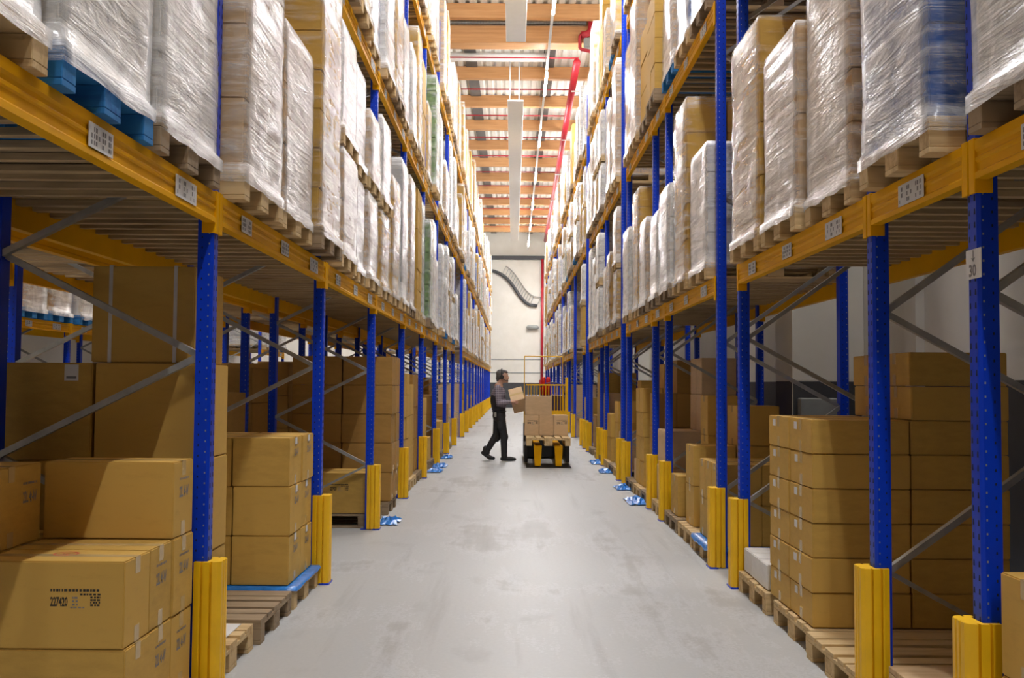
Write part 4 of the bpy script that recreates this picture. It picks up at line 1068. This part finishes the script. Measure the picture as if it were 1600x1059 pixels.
def blob(name, prims, mat, voxel=0.010, smooth=4):
    bm = bmesh.new()
    for p in prims:
        if p[0] == 'c': capsule(bm, *p[1:])
        else: ellip(bm, *p[1:])
    me = bpy.data.meshes.new(name); bm.to_mesh(me); bm.free()
    o = bpy.data.objects.new(name, me); C.objects.link(o)
    r = o.modifiers.new('r', 'REMESH'); r.mode = 'VOXEL'; r.voxel_size = voxel; r.use_smooth_shade = True
    s = o.modifiers.new('s', 'SMOOTH'); s.iterations = smooth; s.factor = 0.5
    dg = bpy.context.evaluated_depsgraph_get(); dg.update()
    out = bpy.data.meshes.new_from_object(o.evaluated_get(dg)); bpy.data.objects.remove(o)
    out.materials.clear(); out.materials.append(M[mat]); out.polygons.foreach_set('use_smooth', [True] * len(out.polygons)); out.name = name
    return out
WX, WY = -0.28, 19.72
P = lambda x, y, z: (x - WX, y, z)          # x in world metres, y lateral (minus = towards the camera), z height
wk = thing('person', 'man in plaid shirt and black work trousers with headset carrying a carton', 'person', (WX, WY, 0))
HEAD = P(-0.215, 0, 1.665)
body = []
body += [('e', HEAD, (0.100, 0.074, 0.118), (0, 0.12, 0)), ('e', P(-0.175, 0, 1.605), (0.075, 0.058, 0.075), (0, 0.25, 0)),      # skull, jaw
         ('e', P(-0.255, 0, 1.68), (0.085, 0.072, 0.092)), ('c', P(-0.115, 0, 1.665), P(-0.096, 0, 1.632), 0.010, 0.015),        # back of head, nose
         ('e', P(-0.128, 0, 1.555), (0.028, 0.03, 0.022)), ('e', P(-0.118, 0, 1.590), (0.016, 0.026, 0.012)),                     # chin, lips
         ('e', P(-0.127, -0.034, 1.672), (0.014, 0.016, 0.012)), ('e', P(-0.127, 0.034, 1.672), (0.014, 0.016, 0.012)),           # eyes/lids
         ('e', P(-0.125, 0, 1.700), (0.022, 0.055, 0.014)),                                                                      # brow
         ('e', P(-0.235, -0.076, 1.645), (0.022, 0.010, 0.033)), ('e', P(-0.235, 0.076, 1.645), (0.022, 0.010, 0.033)),           # ears
         ('c', P(-0.245, 0, 1.60), P(-0.295, 0, 1.46), 0.058, 0.066), ('c', P(-0.295, 0, 1.46), P(-0.29, 0, 1.10), 0.085, 0.10)]
def arm(sy):
    sh = P(-0.315, 0.19 * sy, 1.415); el = P(-0.285, 0.235 * sy, 1.135); wr = P(-0.015, 0.195 * sy, 1.175)
    return sh, el, wr
def hand(sy, wr, tip_dir, palm_n, sc_=1.0):
    """palm, four fingers with two bends and a thumb; tip_dir along the fingers, palm_n the palm normal"""
    w_ = Vector(wr); d = Vector(tip_dir).normalized(); nrm = Vector(palm_n).normalized(); s = d.cross(nrm).normalized()
    out = [('c', w_, w_ + d * 0.045, 0.026, 0.030)]
    for i, (o_, ln) in enumerate(((-0.030, 0.066), (-0.010, 0.078), (0.010, 0.072), (0.029, 0.056))):
        k0 = w_ + d * 0.05 + s * o_; out.append(('c', w_ + d * 0.02 + s * o_ * 0.8, k0 + d * 0.03, 0.015, 0.0105))
        k1 = k0 + d * 0.03; k2 = k1 + (d * 0.86 + nrm * 0.5).normalized() * ln * 0.42; k3 = k2 + (d * 0.55 + nrm * 0.85).normalized() * ln * 0.4
        out += [('c', k1, k2, 0.010, 0.009), ('c', k2, k3, 0.009, 0.0075)]
    t0 = w_ + d * 0.02 - s * 0.028; t1 = t0 + (d * 0.5 - s * 0.8 + nrm * 0.2).normalized() * 0.04; t2 = t1 + (d * 0.9 - s * 0.25 + nrm * 0.4).normalized() * 0.032
    return out + [('c', t0, t1, 0.014, 0.011), ('c', t1, t2, 0.011, 0.009)]
# near (right) arm reaches round the near face of the carton, far arm round the far face
shn, eln, wrn = arm(-1); shf, elf, wrf = arm(1)
wrn = P(-0.03, -0.285, 1.165); wrf = P(-0.03, 0.268, 1.155)
for sh, el, wr in ((shn, eln, wrn), (shf, elf, wrf)):
    body += [('c', sh, el, 0.046, 0.038), ('c', el, wr, 0.038, 0.027), ('c', P(-0.3, 0, 1.40), sh, 0.07, 0.05)]
body += hand(-1, wrn, (0.9, 0.10, -0.12), (0.05, 1, 0.05)) + hand(1, wrf, (0.9, -0.10, -0.12), (0.05, -1, 0.05))
body += [('c', P(-0.29, 0, 1.1), P(-0.29, 0, 0.9), 0.10, 0.11)]
legs = ((-1, P(-0.262, -0.085, 0.90), P(-0.185, -0.095, 0.50), P(-0.175, -0.10, 0.10)), (1, P(-0.295, 0.085, 0.90), P(-0.335, 0.09, 0.50), P(-0.525, 0.10, 0.175)))
for sy, hp, kn, an in legs: body += [('c', hp, kn, 0.075, 0.05), ('c', kn, an, 0.05, 0.036)]
obj('body', blob('body', body, 'skin', 0.006, 3), wk)
shirt = [('e', P(-0.295, 0, 1.30), (0.145, 0.19, 0.175), (0, 0.06, 0)), ('e', P(-0.275, 0, 1.12), (0.140, 0.172, 0.19)), ('e', P(-0.28, 0, 0.99), (0.115, 0.16, 0.08)),
         ('c', P(-0.31, -0.10, 1.405), P(-0.31, 0.10, 1.405), 0.082, 0.082), ('c', P(-0.295, 0, 1.46), P(-0.298, 0, 1.42), 0.074, 0.095)]
for sh, el, wr in ((shn, eln, wrn), (shf, elf, wrf)):
    e_, w_ = Vector(el), Vector(wr); shirt += [('c', sh, el, 0.070, 0.056), ('c', el, e_ + (w_ - e_) * 0.84, 0.055, 0.040), ('c', P(-0.31, 0.1 * (1 if sh[1] > 0 else -1), 1.40), sh, 0.08, 0.068)]
obj('shirt', blob('shirt', shirt, 'plaid', 0.011, 3), wk, label='dark plaid shirt')
vest = [('e', P(-0.325, 0, 1.20), (0.135, 0.180, 0.21), (0, 0.05, 0)), ('e', P(-0.29, 0, 1.02), (0.140, 0.180, 0.10))]
obj('vest', blob('vest', vest, 'vest', 0.011, 3), wk, label='black vest')
tr = [('e', P(-0.28, 0, 0.88), (0.135, 0.172, 0.13)), ('c', P(-0.28, 0, 0.96), P(-0.28, 0, 0.90), 0.128, 0.13)]
for sy, hp, kn, an in legs: tr += [('c', hp, kn, 0.104, 0.074), ('c', kn, an, 0.074, 0.060), ('e', Vector(kn) + Vector((0.012, 0, -0.03)), (0.078, 0.066, 0.11)), ('c', an, Vector(an) + Vector((0.005, 0, -0.03)), 0.062, 0.062)]
tr += [('e', P(-0.255, -0.165, 0.70), (0.07, 0.03, 0.10))]
obj('trousers', blob('trousers', tr, 'trousers', 0.011, 3), wk, label='black work trousers with thigh pocket')
obj('belt', MB().tube([P(-0.28 + 0.128 * math.cos(a), 0.176 * math.sin(a), 0.965 + 0.004 * math.cos(3 * a)) for a in [2 * PI * i / 24 for i in range(25)]], 0.014, 'black_plastic', 8).mesh('belt', smooth=True), wk)
obj('tool_holder', MB().box(-0.10, -0.05, -0.215, -0.178, 0.86, 0.955, 'galvanised').mesh('tool_holder', 0.01), wk)
def shoe(heel, ball, toe, y):
    return [('c', P(heel[0], y, heel[1] + 0.035), P(ball[0], y, ball[1] + 0.03), 0.040, 0.046), ('c', P(ball[0], y, ball[1] + 0.03), P(toe[0], y, toe[1] + 0.028), 0.046, 0.034), ('c', P(heel[0] + 0.04, y, heel[1] + 0.07), P(heel[0] + 0.05, y, heel[1] + 0.13), 0.050, 0.050)]
obj('shoe', blob('shoe', shoe((-0.215, 0.006), (-0.06, 0.012), (0.03, 0.008), -0.10), 'shoe', 0.008, 3), wk)
obj('shoe', blob('shoe', shoe((-0.60, 0.105), (-0.465, 0.02), (-0.39, 0.008), 0.10), 'shoe', 0.008, 3), wk)
hr = [('e', P(-0.255, 0, 1.715), (0.098, 0.082, 0.085)), ('e', P(-0.275, 0, 1.66), (0.075, 0.079, 0.085)), ('e', P(-0.185, 0, 1.755), (0.075, 0.068, 0.035), (0, 0.25, 0)), ('c', P(-0.30, 0, 1.62), P(-0.295, 0, 1.58), 0.055, 0.045)]
obj('hair', blob('hair', hr, 'hair', 0.009, 2), wk, label='short dark grey hair')
hs = thing('headset', '', 'x'); del hs['label'], hs['category']; hs.parent = wk
obj('headband', MB().tube([P(-0.235, 0.098 * math.cos(a), 1.655 + 0.155 * math.sin(a)) for a in [PI * i / 16 for i in range(17)]], 0.011, 'black_plastic', 8).mesh('headband', smooth=True), hs)
for s_ in (-1, 1): obj('ear_cup', MB().tube([P(-0.232, s_ * 0.078, 1.645), P(-0.232, s_ * 0.108, 1.645)], 0.042, 'black_plastic', 16).mesh('ear_cup', 0.006), hs)
obj('microphone_boom', MB().tube(bez(P(-0.225, -0.10, 1.63), P(-0.18, -0.105, 1.57), P(-0.13, -0.085, 1.565), P(-0.105, -0.045, 1.575), 10), 0.006, 'black_plastic', 8).mesh('microphone_boom', smooth=True), hs)
o = obj('carton', MB().box(-0.135, 0.135, -0.20, 0.20, -0.155, 0.155, 'cardboard_rose').mesh('carton', 0.005), None, (0.075, WY - 0.005, 1.185))
o.rotation_euler = (math.radians(0), 0, 0)
o.matrix_world = Matrix.Translation((0.085, WY - 0.01, 1.195)) @ Matrix.Rotation(math.radians(-15), 4, 'Y') @ Matrix.Rotation(math.radians(38), 4, 'X')
tag(o, 'tilted brown carton held in front of the walking worker', 'carton')
obj('tape', tape_me(0.27, 0.40, 0.31), o, (0, 0, -0.155))

# the smallest cartons beyond 300 become one object
def psize(o):
    bb = [o.matrix_world @ Vector(c) for c in o.bound_box]; pp = [proj(*b) for b in bb]
    if any(p is None for p in pp) or 'picker' in o.get('group', '') or 'worker' in o['label']: return 1e6
    xs, ys = [p[0] for p in pp], [p[1] for p in pp]
    return max(0, min(max(xs), 1600) - max(min(xs), 0)) * max(0, min(max(ys), 1059) - max(min(ys), 0))
bpy.context.view_layer.update()
cs = sorted([o for o in C.objects if o.parent is None and o.get('category') == 'carton'], key=lambda o: -psize(o))
extra = cs[296:]
if extra:
    tag(obj('far_cartons', join('far_cartons', [(o.data, o.matrix_world.copy()) for o in extra])), 'small far brown cartons stacked on the floor deep under both racks', 'cartons', None, 'stuff')
    for o in extra:
        for ch in list(o.children): bpy.data.objects.remove(ch)
        bpy.data.objects.remove(o)

for o in C.objects:
    l = o.get('label')
    if l and o.parent is None and len(l.replace('-', ' ').split()) > 15: print('LONG', o.name, l)
